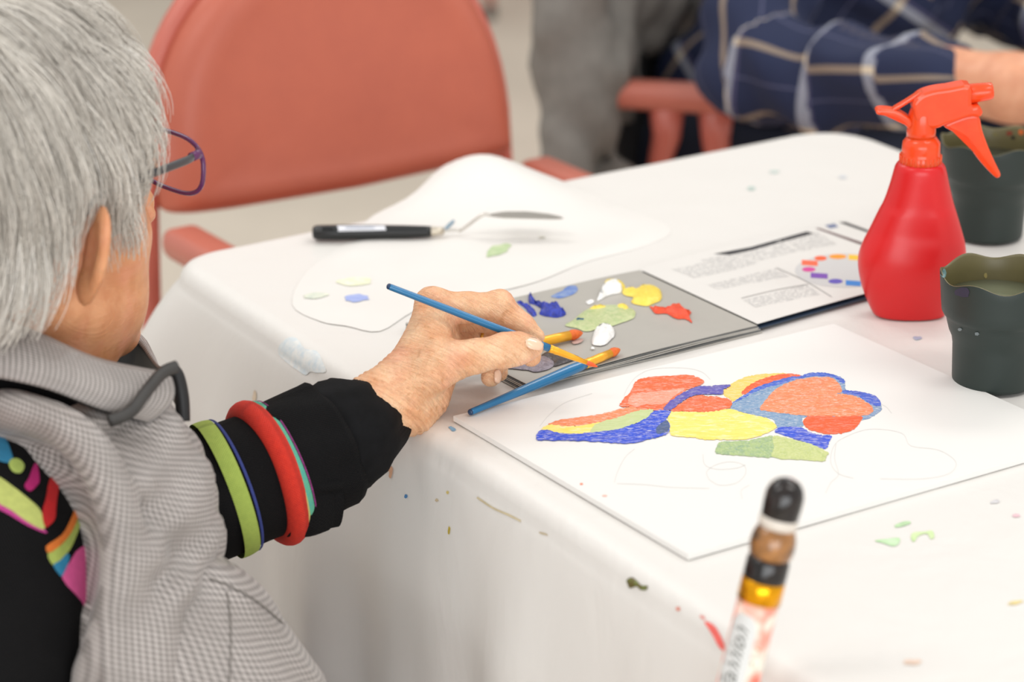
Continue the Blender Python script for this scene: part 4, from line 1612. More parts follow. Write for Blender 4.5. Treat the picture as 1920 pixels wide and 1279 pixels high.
# --- head and neck
fd = Field(HC - 0.2, HC + np.array([0.17, 0.17, 0.17]), 0.003)
fd.lo = HC - np.array([0.19, 0.19, 0.24])
fd.__init__(HC - np.array([0.19, 0.19, 0.24]), HC + np.array([0.17, 0.17, 0.18]), 0.003)
fd.ell(H(0, -0.012, 0.048), (0.073 * HS, 0.094 * HS, 0.082 * HS), HM, 0.01)
fd.ell(H(0, 0.030, -0.022), (0.053 * HS, 0.062 * HS, 0.080 * HS), HM, 0.02)
fd.cone(H(0.043, 0.0, -0.045), H(0.016, 0.070, -0.088), 0.020, 0.018, 0.02)
fd.cone(H(-0.043, 0.0, -0.045), H(-0.016, 0.070, -0.088), 0.020, 0.018, 0.02)
for s in (-1, 1):
    fd.ell(H(s * 0.034, 0.050, -0.022), (0.024 * HS, 0.026 * HS, 0.026 * HS), HM, 0.02)
    fd.ell(H(s * 0.029, 0.056, -0.060), (0.020 * HS, 0.022 * HS, 0.026 * HS), HM, 0.02)
    fd.ell(H(s * 0.030, 0.098, 0.014), (0.015 * HS, 0.014 * HS, 0.011 * HS), HM, 0.012, sub=True)
    fd.ell(H(s * 0.030, 0.082, 0.014), (0.0125 * HS, 0.0125 * HS, 0.0125 * HS), HM, 0.002)
    # ear: a tilted shell with a hollow and a lobe
    ec = H(s * 0.0775, -0.004, -0.004)
    eu = unit(hU * 0.95 + hF * 0.05 + hR * s * 0.26)
    eo = unit(hR * s * 0.88 - hF * 0.47)
    eo = unit(eo - eu * (eo @ eu))
    en = np.cross(eu, eo)
    EM = np.array([eo, eu, en])
    fd.ell(ec + eo * 0.009, (0.0185, 0.033, 0.0058), EM, 0.004)
    fd.ell(ec + eo * 0.008 - en * (0.008 if s > 0 else -0.008), (0.0115 * HS, 0.022 * HS, 0.0060 * HS), EM, 0.003, sub=True)
    fd.ell(ec + eo * 0.004 - eu * 0.029, (0.0105, 0.0125, 0.0058), EM, 0.005)
fd.cone(H(0, 0.094, 0.012), H(0, 0.113, -0.024), 0.008, 0.0115, 0.012)
for s in (-1, 1):
    fd.ell(H(s * 0.010, 0.104, -0.028), (0.008 * HS, 0.010 * HS, 0.007 * HS), HM, 0.006)
fd.cone(H(-0.022, 0.088, -0.056), H(0.022, 0.088, -0.056), 0.007, 0.007, 0.008)
fd.cone(H(-0.020, 0.099, -0.056), H(0.020, 0.099, -0.056), 0.0016, 0.0016, 0.004, sub=True)
fd.ell(H(0, 0.080, -0.094), (0.022 * HS, 0.018 * HS, 0.014 * HS), HM, 0.012)
nk = NB - bodyF * 0.0 + np.array([0, 0, -0.01])
fd.cone(H(0, -0.030, -0.035), nk, 0.056, 0.062, 0.02)
fd.cone(H(0.02, 0.02, -0.06), nk + bodyF * 0.05, 0.040, 0.045, 0.02)
vH, qH = fd.build()
vH = smooth_mesh(vH, qH, 2)

# --- left hand, joints given by sight line and depth
J = {}
for nm, (x, y, d) in dict(
        elb=(330, 965, 1.11), fa1=(560, 850, 1.150), fa2=(640, 806, 1.166), wr=(706, 768, 1.180), car=(748, 738, 1.188), heel=(772, 766, 1.196), heel2=(801, 746, 1.206),
        iM=(822, 578, 1.206), iP=(932, 576, 1.214), iD=(980, 610, 1.213), iT=(1006, 631, 1.211),
        mM=(838, 590, 1.226), mP=(930, 602, 1.240), mD=(978, 645, 1.228), mT=(996, 669, 1.221),
        rM=(836, 612, 1.244), rP=(918, 634, 1.258), rD=(934, 676, 1.246), rT=(920, 707, 1.238),
        lM=(828, 640, 1.256), lP=(895, 668, 1.266), lD=(935, 680, 1.262), lT=(937, 700, 1.256),
        tC=(768, 718, 1.184), tM=(852, 676, 1.176), tm=(892, 668, 1.178), tI=(947, 657, 1.182), tT=(1000, 651, 1.187)).items():
    J[nm] = P(x, y, d)
lo = np.min([J[k] for k in J if k not in ('elb',)], axis=0) - 0.035
hi = np.max([J[k] for k in J if k not in ('elb',)], axis=0) + 0.03
fh = Field(lo, hi, 0.0011)
K = 0.009
# forearm and wrist, a little wider than thick
fh.chain([J['fa1'], J['fa2'], J['wr'], J['car']], [0.029, 0.026, 0.0225, 0.0225], K)
up_h = unit(P(720, 700, 1.18) - P(735, 800, 1.18))
fh.chain([J['fa2'] + up_h * 0.007, J['wr'] + up_h * 0.006, J['car'] + up_h * 0.008], [0.018, 0.0165, 0.016], K)
fh.chain([J['fa2'] - up_h * 0.008, J['wr'] - up_h * 0.008, J['heel']], [0.018, 0.0165, 0.0165], K)
# metacarpals: the back of the hand
for a, r in (('iM', 0.0125), ('mM', 0.0125), ('rM', 0.0118), ('lM', 0.0110)):
    fh.cone(J['car'], J[a], 0.0175, r, K)
fh.cone(P(790, 690, 1.192), P(812, 610, 1.200), 0.0155, 0.0125, K)
fh.cone(P(782, 720, 1.196), P(828, 650, 1.215), 0.018, 0.014, K)
fh.cone(J['heel'], J['heel2'], 0.0175, 0.0138, K)
fh.cone(J['heel2'], J['lM'], 0.0135, 0.012, K)
fh.cone(P(800, 720, 1.20), P(830, 690, 1.215), 0.016, 0.013, K)
# thumb
fh.chain([J['tC'], P(812, 694, 1.178), J['tM'], J['tm'], J['tI'], P(975, 653, 1.184), J['tT']], [0.0165, 0.0150, 0.0128, 0.0112, 0.0116, 0.0104, 0.0072], 0.006)
# web between thumb and forefinger
fh.chain([P(822, 672, 1.178), P(818, 640, 1.187), P(806, 605, 1.198)], [0.0125, 0.0085, 0.009], 0.009)
# fingers
def finger(n, rr, k=0.003):
    a, b, c, d = J[n + 'M'], J[n + 'P'], J[n + 'D'], J[n + 'T']
    mid1 = a * 0.5 + b * 0.5
    mid2 = b * 0.5 + c * 0.5
    fh.chain([a, mid1, b, mid2, c, d], [rr[0], rr[1], rr[2], rr[3], rr[4], rr[5]], k)


finger('i', (0.0128, 0.0108, 0.0108, 0.0090, 0.0082, 0.0060), 0.004)
finger('m', (0.0122, 0.0102, 0.0098, 0.0088, 0.0082, 0.0072))
finger('r', (0.0115, 0.0098, 0.0094, 0.0085, 0.0080, 0.0072))
finger('l', (0.0100, 0.0085, 0.0080, 0.0074, 0.0070, 0.0060))
# knuckles and tendons
fh.ell(P(806, 566, 1.200), (0.0105, 0.0105, 0.0105), None, 0.008)
fh.ell(P(940, 566, 1.208), (0.0085, 0.0085, 0.0085), None, 0.006)
fh.cone(P(760, 700, 1.178), P(806, 590, 1.192), 0.0050, 0.0050, 0.008)
fh.cone(P(752, 735, 1.172), P(850, 672, 1.166), 0.0046, 0.0046, 0.007)
# creases of old skin: shallow folds across the wrist and thumb base
def wrinkle(X, Y, Z):
    p = J['car']
    ax = unit(J['iM'] - J['wr'])
    ay = unit(np.cross(ax, ray(760, 740)))
    u = (X - p[0]) * ax[0] + (Y - p[1]) * ax[1] + (Z - p[2]) * ax[2]
    v = (X - p[0]) * ay[0] + (Y - p[1]) * ay[1] + (Z - p[2]) * ay[2]
    wgt = np.exp(-((u + 0.005) / 0.032) ** 2)
    w1 = np.sin(u * 1500 + 5 * np.sin(v * 110) + v * 420)
    w2 = np.sin(u * 800 - v * 1100 + 3 * np.sin(u * 160))
    return (wgt * (0.00050 * w1 + 0.00022 * w2) + 0.00010 * np.sin(u * 1300 + v * 300 + 4 * np.sin(v * 200))).astype(np.float32)


fh.warp(wrinkle)
vh, qh = fh.build()
vh = smooth_mesh(vh, qh, 1)

# --- trunk, arms and legs under the clothes
fb = Field(np.array([-0.85, 0.45 + YS, 0.0]), np.array([0.25, 1.65 + YS, 0.92]), 0.010)
SHR = P(-90, 930, 1.05)
SHL = 2 * NB - SHR
SHL[2] = SHR[2]
ELR = P(-90, 1500, 0.90)
HNR = ELR + unit((0.6, 0.7, 0.0)) * 0.20
fb.cone(NB + np.array([0, 0, 0.02]), NB - np.array([0, 0, 0.06]), 0.045, 0.050, 0.02)
fb.cone(SHR, SHL, 0.030, 0.030, 0.03)
fb.ell(NB * 0.62 + PEL * 0.38, (0.105, 0.080, 0.13), np.array([bodyR, bodyF, [0, 0, 1]]), 0.05)
fb.ell(PEL + np.array([0, 0, 0.08]), (0.12, 0.10, 0.10), np.array([bodyR, bodyF, [0, 0, 1]]), 0.05)
fb.chain([SHL, J['elb'], J['fa1']], [0.034, 0.030, 0.026], 0.02)
fb.chain([SHR, ELR, HNR], [0.034, 0.032, 0.026], 0.02)
for s in (-1, 1):
    hip, knee = PEL + bodyR * 0.085 * s, PEL + bodyR * 0.10 * s + bodyF * 0.33 + np.array([0, 0, -0.06])
    ank = knee + bodyF * 0.02 + np.array([0, 0, -0.35])
    fb.chain([hip, knee, ank], [0.07, 0.05, 0.036], 0.03)
    fb.cone(ank + np.array([0, 0, -0.05]), ank + bodyF * 0.13 + np.array([0, 0, -0.055]), 0.034, 0.03, 0.02)
vB, qB = fb.build()
vB = smooth_mesh(vB, qB, 2)
allv = np.concatenate([vH, vh, vB])
allq = np.concatenate([qH, qh + len(vH), qB + len(vH) + len(vh)])
hax = unit(J['iM'] - J['wr'])
hay = unit(np.cross(hax, ray(760, 740)))
uvb = np.concatenate([np.stack([(vH - HC) @ hR, (vH - HC) @ hU], 1), np.stack([(vh - J['car']) @ hax, (vh - J['car']) @ hay], 1), vB[:, [0, 2]]])
me_b = quad_mesh('body', allv, allq, uvb)
me_b.materials.append(hand_skin)
me_b.materials.append(skin_mat('face_skin', (222, 160, 116), (206, 138, 94), bump=0.5))
mi = np.zeros(len(me_b.polygons), dtype=np.int32)
mi[:len(qH)] = 1
me_b.polygons.foreach_set('material_index', mi)
body = link('body', me_b, None, person)

# finger nails
nail_m = mat('finger_nail', (240, 198, 168), 0.22, coat=0.4, var=0.06, vscale=200)


def nail(c, nrm, along, L, Wd):
    nrm, along = unit(nrm), np.asarray(along, float)
    along = unit(along - nrm * (along @ nrm))
    sd = np.cross(nrm, along)
    vs_, fs = [], []
    for i in range(9):
        for j in range(7):
            u, v = i / 8 * 2 - 1, j / 6 * 2 - 1
            w2 = math.sqrt(max(0.0, 1 - max(0, abs(u) - 0.25) ** 2 / 0.62))
            vs_.append(c + along * u * L + sd * v * Wd * w2 + nrm * (0.0011 - 0.0016 * v * v - 0.0006 * u * u))
    for i in range(8):
        for j in range(6):
            fs.append((i * 7 + j, i * 7 + j + 1, (i + 1) * 7 + j + 1, (i + 1) * 7 + j))
    o = link('finger_nail', mesh('finger_nail', vs_, fs), nail_m, person)
    so = o.modifiers.new('thickness', 'SOLIDIFY')
    so.thickness = 0.0005
    return o


BODY = bvh_of([body])


def surf(px, py, d0=1.05):
    rr = V(ray(px, py)).normalized()
    hit, nrm, _, _ = BODY.ray_cast(V(CAM), rr)
    return np.array(hit), np.array(nrm)


hp_, hn_ = surf(1001, 644)
nail(hp_ + hn_ * 0.0002, hn_ * 0.9 + np.array([0, -0.1, 0.5]), J['tT'] - J['tI'], 0.0072, 0.0056)
hp_, hn_ = surf(934, 706)
nail(hp_, hn_, P(934, 712, 1.24) - P(938, 690, 1.24), 0.0048, 0.0036)

# gold ring on the curled finger
ra_, rb_ = J['rM'] * 0.30 + J['rP'] * 0.70, J['rP'] - J['rM']
rt = unit(rb_)
ru = unit(np.cross(rt, ray(895, 627)))
rv = np.cross(rt, ru)
rp = [ra_ + (ru * math.cos(t) + rv * math.sin(t)) * 0.0108 for t in np.linspace(0, 2 * math.pi, 33)[:-1]]
rg = link('finger_ring', mesh('finger_ring', *tube(rp, 0.0011, 8, closed=True, cap=False)[:2]), mat('ring_gold', (240, 190, 90), 0.2, metal=0.95, var=0.1))
tag(rg, 'thin plain gold ring on a curled finger of the painting hand', 'ring')

# ================================================================== hair
def hair_sd(p):
    """rough outer shape of the hair in head coordinates (points n x 3)"""
    q = (p - np.array([0, -0.013, 0.048])) / np.array([0.0815, 0.1035, 0.0915])
    return q


def proj(p, off):
    """push points to the scalp ellipsoid plus an offset"""
    c = np.array([0, -0.012, 0.040])
    r = np.array([0.0755, 0.0965, 0.0905])
    low = np.clip((0.02 - p[:, 2]) / 0.09, 0, 1)[:, None]
    rr = r[None, :] * (1 - low * np.array([[0.05, 0.10, 0.0]])) + off[:, None]
    q = (p - c) / rr
    # below the ears the head turns into the neck: keep a straight column
    z = q[:, 2].copy()
    cyl = z < -0.35
    n = np.linalg.norm(q, axis=1)
    q2 = q / n[:, None]
    h = np.linalg.norm(q[:, :2], axis=1)
    k = 0.93 / (h + 1e-9)
    q2[cyl, 0] = q[cyl, 0] * k[cyl]
    q2[cyl, 1] = q[cyl, 1] * k[cyl]
    q2[cyl, 2] = q[cyl, 2]
    return c + q2 * rr


def hairline(x, y):
    """lowest z that still grows hair, by place around the head"""
    z = np.full(len(y), -0.036)
    z = np.where(y > -0.045, -0.036 + (y + 0.045) * 1.3, z)       # behind the ear rising
    z = np.where(y > -0.012, 0.024, z)                          # above the ear
    z = np.where(y > 0.008, -0.014, z)                          # side burn
    z = np.where(y > 0.052, -0.014 + (y - 0.052) * 2.6, z)
    z = np.where(y > 0.082, 0.078, z)                           # forehead
    return z


NS = 19000
u = RNG.normal(size=(NS * 2, 3))
u /= np.linalg.norm(u, axis=1)[:, None]
pp0 = proj(np.array([0, -0.012, 0.040]) + u * np.array([0.0755, 0.0965, 0.0905]) + np.array([0, 0, 0]), np.full(len(u), 0.001))
low_extra = np.stack([RNG.uniform(-0.07, 0.07, NS // 3), RNG.uniform(-0.10, -0.02, NS // 3), RNG.uniform(-0.034, 0.05, NS // 3)], 1)
pp0 = np.concatenate([pp0, proj(low_extra, np.full(len(low_extra), 0.001))])
ok = pp0[:, 2] > hairline(pp0[:, 0], pp0[:, 1])
pp0 = pp0[ok][:NS]
NS = len(pp0)
whorl = np.array([0.0, -0.055, 0.122])
NSEG = 10
Ls = RNG.uniform(0.045, 0.072, NS)
lift = RNG.uniform(0.005, 0.0165, NS)
clump = snoise(pp0, 70.0)
path = [pp0]
p = pp0.copy()
for k in range(NSEG):
    f = (k + 1) / NSEG
    c = np.array([0, -0.012, 0.040])
    nrm = (p - c) / np.array([0.0755, 0.0965, 0.0905]) ** 2
    nrm /= np.linalg.norm(nrm, axis=1)[:, None]
    aw = p - whorl
    aw /= np.linalg.norm(aw, axis=1)[:, None] + 1e-9
    side = np.clip((p[:, 1] + 0.01) / 0.08, -1, 1)
    grav = np.tile(np.array([0, 0.10, -1.0]), (NS, 1))
    back = np.clip((0.04 - p[:, 2]) / 0.08, 0, 1) * (p[:, 1] < 0.01)
    d = aw * 0.55 + grav * 0.9
    d[:, 1] -= 0.55 * back
    d[:, 1] += 0.18 * np.sin(clump * 4.0) + 0.10 * np.sin(clump * 9 + 1)
    d -= nrm * (d * nrm).sum(1)[:, None]
    d /= np.linalg.norm(d, axis=1)[:, None] + 1e-9
    p = p + d * (Ls / NSEG)[:, None]
    off = 0.001 + lift * (1 - (1 - f) ** 2) * (1 + 0.35 * clump) - 0.003 * f ** 4
    p = proj(p, off)
    path.append(p.copy())
path = np.array(path)                                       # seg x strand x 3
# short hair ends at its line: do not run over the ear or the face
tipz = hairline(path[-1][:, 0], path[-1][:, 1]) - 0.010
keep = path[-1][:, 2] > tipz - 0.004
path = path[:, keep]
clump = clump[keep]
NS = path.shape[1]
world = HC + (path[..., 0:1] * hR + path[..., 1:2] * hF + path[..., 2:3] * hU) * HS
rad = np.linspace(1, 0.35, NSEG + 1) * 0.00042
tng = np.gradient(world, axis=0)
tng /= np.linalg.norm(tng, axis=2)[..., None] + 1e-9
outw = world - HC
sd = np.cross(tng, outw)
sd /= np.linalg.norm(sd, axis=2)[..., None] + 1e-9
up2 = np.cross(sd, tng)
ringv = []
for k in range(3):
    th = 2 * math.pi * k / 3
    ringv.append(world + (sd * math.cos(th) + up2 * math.sin(th)) * rad[:, None, None])
RV = np.stack(ringv, axis=2)                                # seg, strand, 3, xyz
RV = RV.transpose(1, 0, 2, 3).reshape(-1, 3)
base = (np.arange(NS) * (NSEG + 1) * 3)[:, None, None]
si = (np.arange(NSEG) * 3)[None, :, None]
quads = []
for k in range(3):
    k2 = (k + 1) % 3
    quads.append(np.stack([base[..., 0] + si[..., 0] + k, base[..., 0] + si[..., 0] + k2, base[..., 0] + si[..., 0] + 3 + k2, base[..., 0] + si[..., 0] + 3 + k], axis=-1).reshape(-1, 4))
hq = np.concatenate(quads)
hm = quad_mesh('hair', RV, hq)
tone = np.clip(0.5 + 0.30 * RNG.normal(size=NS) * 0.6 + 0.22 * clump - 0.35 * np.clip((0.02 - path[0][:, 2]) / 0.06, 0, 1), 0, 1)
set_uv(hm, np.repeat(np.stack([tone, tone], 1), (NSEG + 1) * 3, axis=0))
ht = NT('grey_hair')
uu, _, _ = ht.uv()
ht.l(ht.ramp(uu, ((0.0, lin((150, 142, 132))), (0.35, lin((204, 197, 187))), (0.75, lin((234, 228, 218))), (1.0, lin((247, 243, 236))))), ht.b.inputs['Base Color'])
ht.b.inputs['Roughness'].default_value = 0.42
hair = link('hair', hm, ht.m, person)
hair['kind'] = 'stuff'
hair['label'] = 'short silver grey hair'
# scalp layer below the strands
gx = []
n1, n2 = 90, 60
sv, sf = [], []
for i in range(n1):
    for j in range(n2):
        th, ph = 2 * math.pi * i / n1, math.pi * (j / (n2 - 1)) * 0.86
        sv.append((math.sin(ph) * math.cos(th), math.sin(ph) * math.sin(th), math.cos(ph)))
sv = np.array(sv)
sv = proj(np.array([0, -0.012, 0.040]) + sv * np.array([0.0755, 0.0965, 0.0905]), np.full(len(sv), 0.0022))
okv = sv[:, 2] > hairline(sv[:, 0], sv[:, 1]) + 0.004
for i in range(n1):
    for j in range(n2 - 1):
        f4 = (i * n2 + j, i * n2 + j + 1, ((i + 1) % n1) * n2 + j + 1, ((i + 1) % n1) * n2 + j)
        if all(okv[q] for q in f4):
            sf.append(f4)
used = sorted({q for f4 in sf for q in f4})
remap = {q: i for i, q in enumerate(used)}
sw_ = [H(*sv[q]) for q in used]
link('hair_undercoat', mesh('hair_undercoat', sw_, [tuple(remap[q] for q in f4) for f4 in sf]), mat('hair_under', (176, 168, 158), 0.7, var=0.2, vscale=120), person)

# ================================================================== eyeglasses
gl = thing('eyeglasses', 'purple-framed eyeglasses worn by the grey-haired person', 'glasses', H(0, 0.105, 0.010))
purp = mat('purple_frame', (96, 44, 92), 0.25, var=0.15, vscale=60)
dkg = mat('dark_temple', (66, 64, 66), 0.3, var=0.2, vscale=60)
glass = NT('lens_glass')
glass.b.inputs['Base Color'].default_value = (1, 1, 1, 1)
glass.b.inputs['Roughness'].default_value = 0.02
glass.b.inputs['Transmission Weight'].default_value = 1.0
glass.b.inputs['IOR'].default_value = 1.02
GX, GYb, GZ = 0.0335, 0.110, 0.012
for s in (-1, 1):
    rim_ = []
    for k in range(36):
        th = 2 * math.pi * k / 36
        c, sn = math.cos(th), math.sin(th)
        x = s * GX + 0.029 * math.copysign(abs(c) ** 0.7, c)
        z = GZ - 0.004 + 0.0165 * math.copysign(abs(sn) ** 0.75, sn)
        y = GYb - 0.35 * max(0, abs(x) - 0.02) ** 1.2 - 0.10 * (GZ - z)
        rim_.append(H(x, y, z))
    v, f_, _ = tube(rim_, 0.0017, 8, closed=True, cap=False, up=hF)
    link('rim', mesh('rim', v, f_), purp, gl)
    ctr = sum(rim_) / len(rim_)
    lv = [ctr] + [ctr + (q - ctr) * 0.97 for q in rim_]
    link('lens', mesh('lens', lv, [(0, 1 + k, 1 + (k + 1) % 36) for k in range(36)]), glass.m, gl)
    hx_ = s * (GX + 0.031)
    tube_obj('temple', catmull([H(hx_, GYb - 0.018, GZ + 0.008), H(s * 0.0690, 0.080, GZ + 0.009), H(s * 0.0735, 0.04, GZ + 0.010), H(s * 0.0745, 0.004, GZ + 0.008), H(s * 0.0745, -0.014, GZ - 0.008)], 4), [(0.0030, 0.0016)] * 17, dkg, gl, seg=10, up=hU)
    tube_obj('hinge', [H(hx_ - s * 0.003, GYb - 0.011, GZ + 0.0085), H(hx_ + s * 0.0005, GYb - 0.014, GZ + 0.0085), H(hx_ + s * 0.001, GYb - 0.022, GZ + 0.0085)], [(0.0034, 0.0022)] * 3, purp, gl, seg=10, up=hU)
tube_obj('bridge', catmull([H(-0.009, GYb, GZ + 0.006), H(0, GYb + 0.003, GZ + 0.009), H(0.009, GYb, GZ + 0.006)], 5), 0.0017, purp, gl, seg=8)

# ================================================================== vest
BM = np.array([bodyR, bodyF, [0, 0, 1]])


def check_mat(name, a, b, c, per=0.0030):
    t = NT(name)
    u, v, uvv = t.uv()
    l1 = t.line(u, per, per * 0.5)
    l2 = t.line(v, per, per * 0.5)
    big1 = t.line(u, per * 14, per * 6)
    big2 = t.line(v, per * 14, per * 6)
    fine = t.math('MULTIPLY', t.math('ADD', l1, l2), 0.5)
    big = t.math('MULTIPLY', t.math('ADD', big1, big2), 0.5)
    col = t.mix(fine, lin(a), lin(b))
    col = t.mix(t.math('MULTIPLY', big, 0.35), col, lin(c))
    t.l(col, t.b.inputs['Base Color'])
    t.b.inputs['Roughness'].default_value = 0.5
    t.b.inputs['Sheen Weight'].default_value = 0.2
    t.bump(t.noise(t.coord('Object'), 24.0, 3, 0.5, 0.8), 0.45, 0.006)
    t.bump(fine, 0.12, 0.0003)
    return t.m


check = check_mat('grey_glen_check', (180, 172, 167), (104, 98, 94), (120, 113, 108))


def axis_at(z):
    t = np.clip((z - PEL[2]) / (NB[2] - PEL[2]), 0, 1.1)
    return PEL[None, :] + (NB - PEL)[None, :] * t[:, None]


def body_uv(v):
    ax = axis_at(v[:, 2])
    d = v - ax
    a = np.arctan2(d @ bodyR, d @ bodyF)
    return np.stack([a * 0.165, v[:, 2] * 1.15 + 0.35 * (d @ bodyF)], 1)


fv = Field(np.array([-0.72, 0.66 + YS, 0.46]), np.array([-0.02, 1.36 + YS, 0.90]), 0.0042)
fv.rs = 1.07
fv.ell(P(-150, 1010, 1.16), (0.150, 0.125, 0.150), BM, 0.03)
fv.ell(P(-150, 1300, 1.10), (0.165, 0.150, 0.150), BM, 0.04)
fv.chain([P(-330, 790, 1.12), P(-200, 800, 1.06), P(0, 800, 1.02), P(120, 850, 1.01), P(190, 900, 1.005)], [0.05, 0.036, 0.022, 0.024, 0.030], 0.015)
fv.chain([P(225, 830, 1.04), P(228, 880, 1.04), P(226, 960, 1.03), P(215, 1050, 1.01), P(190, 1180, 0.99), P(160, 1330, 0.97)], [0.036, 0.046, 0.055, 0.058, 0.066, 0.075], 0.02)
fv.chain([P(90, 950, 1.09), P(60, 1050, 1.08), P(60, 1250, 1.06)], [0.07, 0.085, 0.10], 0.03)
fv.chain([P(-60, 850, 1.09), P(60, 890, 1.09), P(190, 900, 1.08)], [0.045, 0.045, 0.042], 0.02)


def quilt(X, Y, Z):
    s = Z + 0.16 * ((X - NB[0]) * bodyF[0] + (Y - NB[1]) * bodyF[1]) * -1.0
    a = (X * bodyR[0] + Y * bodyR[1])
    g = np.abs(((s / 0.062) % 1.0) - 0.5) * 0.062
    pf = 0.0045 * np.exp(-((0.031 - g) / 0.005) ** 2)
    w_ = 0.0024 * np.sin(X * 70 + Z * 95 + 3 * np.sin(Y * 40)) + 0.0018 * np.sin(Y * 110 - Z * 80 + 2 * np.sin(X * 50))
    w_ = w_ + 0.0030 * np.sin((X * 0.8 - Z * 1.1 + Y * 0.3) * 120 + 2.5 * np.sin(Z * 45 + X * 30)) * (0.5 + 0.5 * np.sin(X * 37 + Z * 29))
    return (pf + w_).astype(np.float32)


fv.warp(quilt)
# puffed edge round the near armhole, and the hole itself
rimp = [P(x + 22, y, d) for x, y, d in ((-40, 772, 0.985), (0, 780, 0.975), (70, 802, 0.962), (122, 840, 0.952), (158, 892, 0.945), (184, 960, 0.940), (196, 1040, 0.936), (194, 1105, 0.932), (180, 1165, 0.928), (156, 1230, 0.922), (128, 1300, 0.915))]
rimp = catmull(np.array(rimp), 3)
fv.cone(P(-46, 1018, 0.925), P(-60, 1300, 0.895), 0.074, 0.072, 0.008, sub=True)
fv.chain([p_ + np.array([0.004, 0.006, 0.0]) for p_ in rimp], [0.0085] * len(rimp), 0.012)
vv_, qv = fv.build()
vv_ = smooth_mesh(vv_, qv, 2)
vest = link('vest', quad_mesh('vest', vv_, qv, body_uv(vv_)), check, person)
VEST = bvh_of([vest])

# the loose front flap over the lap
ff_ = Field(np.array([-0.45, 0.70 + YS, 0.48]), np.array([0.0, 1.15 + YS, 0.76]), 0.0045)
ff_.rs = 1.07
ff_.cone(P(368, 1222, 1.035), P(412, 1340, 1.03), 0.049, 0.064, 0.03)
ff_.cone(P(300, 1250, 1.01), P(350, 1400, 0.99), 0.072, 0.080, 0.03)
ff_.warp(lambda X, Y, Z: (0.0016 * np.sin(X * 90 + Z * 60 + 2 * np.sin(Y * 60)) + 0 * Y).astype(np.float32))
v_f, q_f = ff_.build()
flap = link('vest_flap', quad_mesh('vest_flap', v_f, q_f, body_uv(v_f)), check, person)
FLAP = bvh_of([flap])
seam = mat('seam_thread', (104, 98, 92), 0.7, var=0.1)
stroke('seam', [(392, 1085), (430, 1100), (480, 1128), (530, 1170)], 2.6, FLAP, seam, person, off=0.0006)
stroke('seam', [(425, 1110), (432, 1180), (430, 1279)], 2.6, FLAP, seam, person, off=0.0006)

# collar: a stand-up band round the neck, check outside and black inside
def band(name, loop_lo, loop_hi, thick, m_, n=6, lip=True):
    lo_, hi_ = catmull(loop_lo, n), catmull(loop_hi, n)
    N = len(lo_)
    c = (lo_.mean(0) + hi_.mean(0)) / 2
    prof = []
    for i in range(N):
        o_ = (lo_[i] + hi_[i]) / 2 - c
        o_[2] = 0
        o_ = unit(o_)
        row = []
        M = 10
        for k in range(M):
            t = k / (M - 1)
            row.append(lo_[i] * (1 - t) + hi_[i] * t + o_ * (thick * (0.35 + 0.65 * math.sin(math.pi * (0.08 + 0.84 * t)))))
        row.append(hi_[i] + np.array([0, 0, thick * 0.25]))
        for k in range(M):
            t = 1 - k / (M - 1)
            row.append(lo_[i] * (1 - t) + hi_[i] * t - o_ * (thick * 0.25))
        prof.append(row)
    R = len(prof[0])
    vs_ = [p_ for row in prof for p_ in row]
    fs, fi = [], []
    L = np.concatenate([[0], np.cumsum(np.linalg.norm(np.diff((lo_ + hi_) / 2, axis=0), axis=1))])
    uvs = [(L[i], 0.007 * k) for i in range(N) for k in range(R)]
    for i in range(N - 1):
        for k in range(R):
            k2 = (k + 1) % R
            fs.append((i * R + k, (i + 1) * R + k, (i + 1) * R + k2, i * R + k2))
    fs.append(tuple(range(R)))
    fs.append(tuple(reversed(range((N - 1) * R, N * R))))
    me = mesh(name, vs_, fs, uvs)
    me.materials.append(m_)
    me.materials.append(mat('black_lining', (20, 20, 22), 0.5, var=0.2))
    for i in range(N - 1):
        for k in range(R):
            if k >= 11:
                me.polygons[i * R + k].material_index = 1
    return link(name, me, None, person)


# near side runs nape -> front tip, far side shows beyond the throat
clo = [P(-260, 640, 1.16), P(-200, 690, 1.04), P(-60, 692, 0.985), P(60, 718, 0.975), P(170, 764, 0.985), P(258, 792, 1.005)]
chi = [P(-250, 545, 1.17), P(-190, 590, 1.06), P(-60, 588, 1.005), P(60, 628, 0.995), P(180, 680, 1.005), P(300, 706, 1.025)]
band('collar', clo, chi, 0.016, check)
clo2 = [P(330, 760, 1.07), P(318, 745, 1.12), P(270, 735, 1.17), P(170, 690, 1.22), P(0, 650, 1.24)]
chi2 = [P(318, 690, 1.07), P(296, 690, 1.12), P(262, 640, 1.17), P(220, 606, 1.21), P(0, 570, 1.25)]
band('collar', clo2, chi2, 0.010, check)
blk_tape = mat('dark_binding', (62, 60, 58), 0.6, var=0.2, vscale=80)
tube_obj('collar_binding', catmull([P(330, 688, 1.012), P(304, 700, 1.004), P(276, 732, 0.992), P(245, 772, 0.984), P(205, 790, 0.978)], 6), [(0.0045, 0.0035)] * 25, blk_tape, person, seg=10)
tube_obj('zip_edge', catmull([P(318, 690, 1.05), P(332, 705, 1.05), P(341, 745, 1.05), P(343, 790, 1.05)], 6), 0.0048, mat('black_lining', (20, 20, 22), 0.5), person, seg=10)

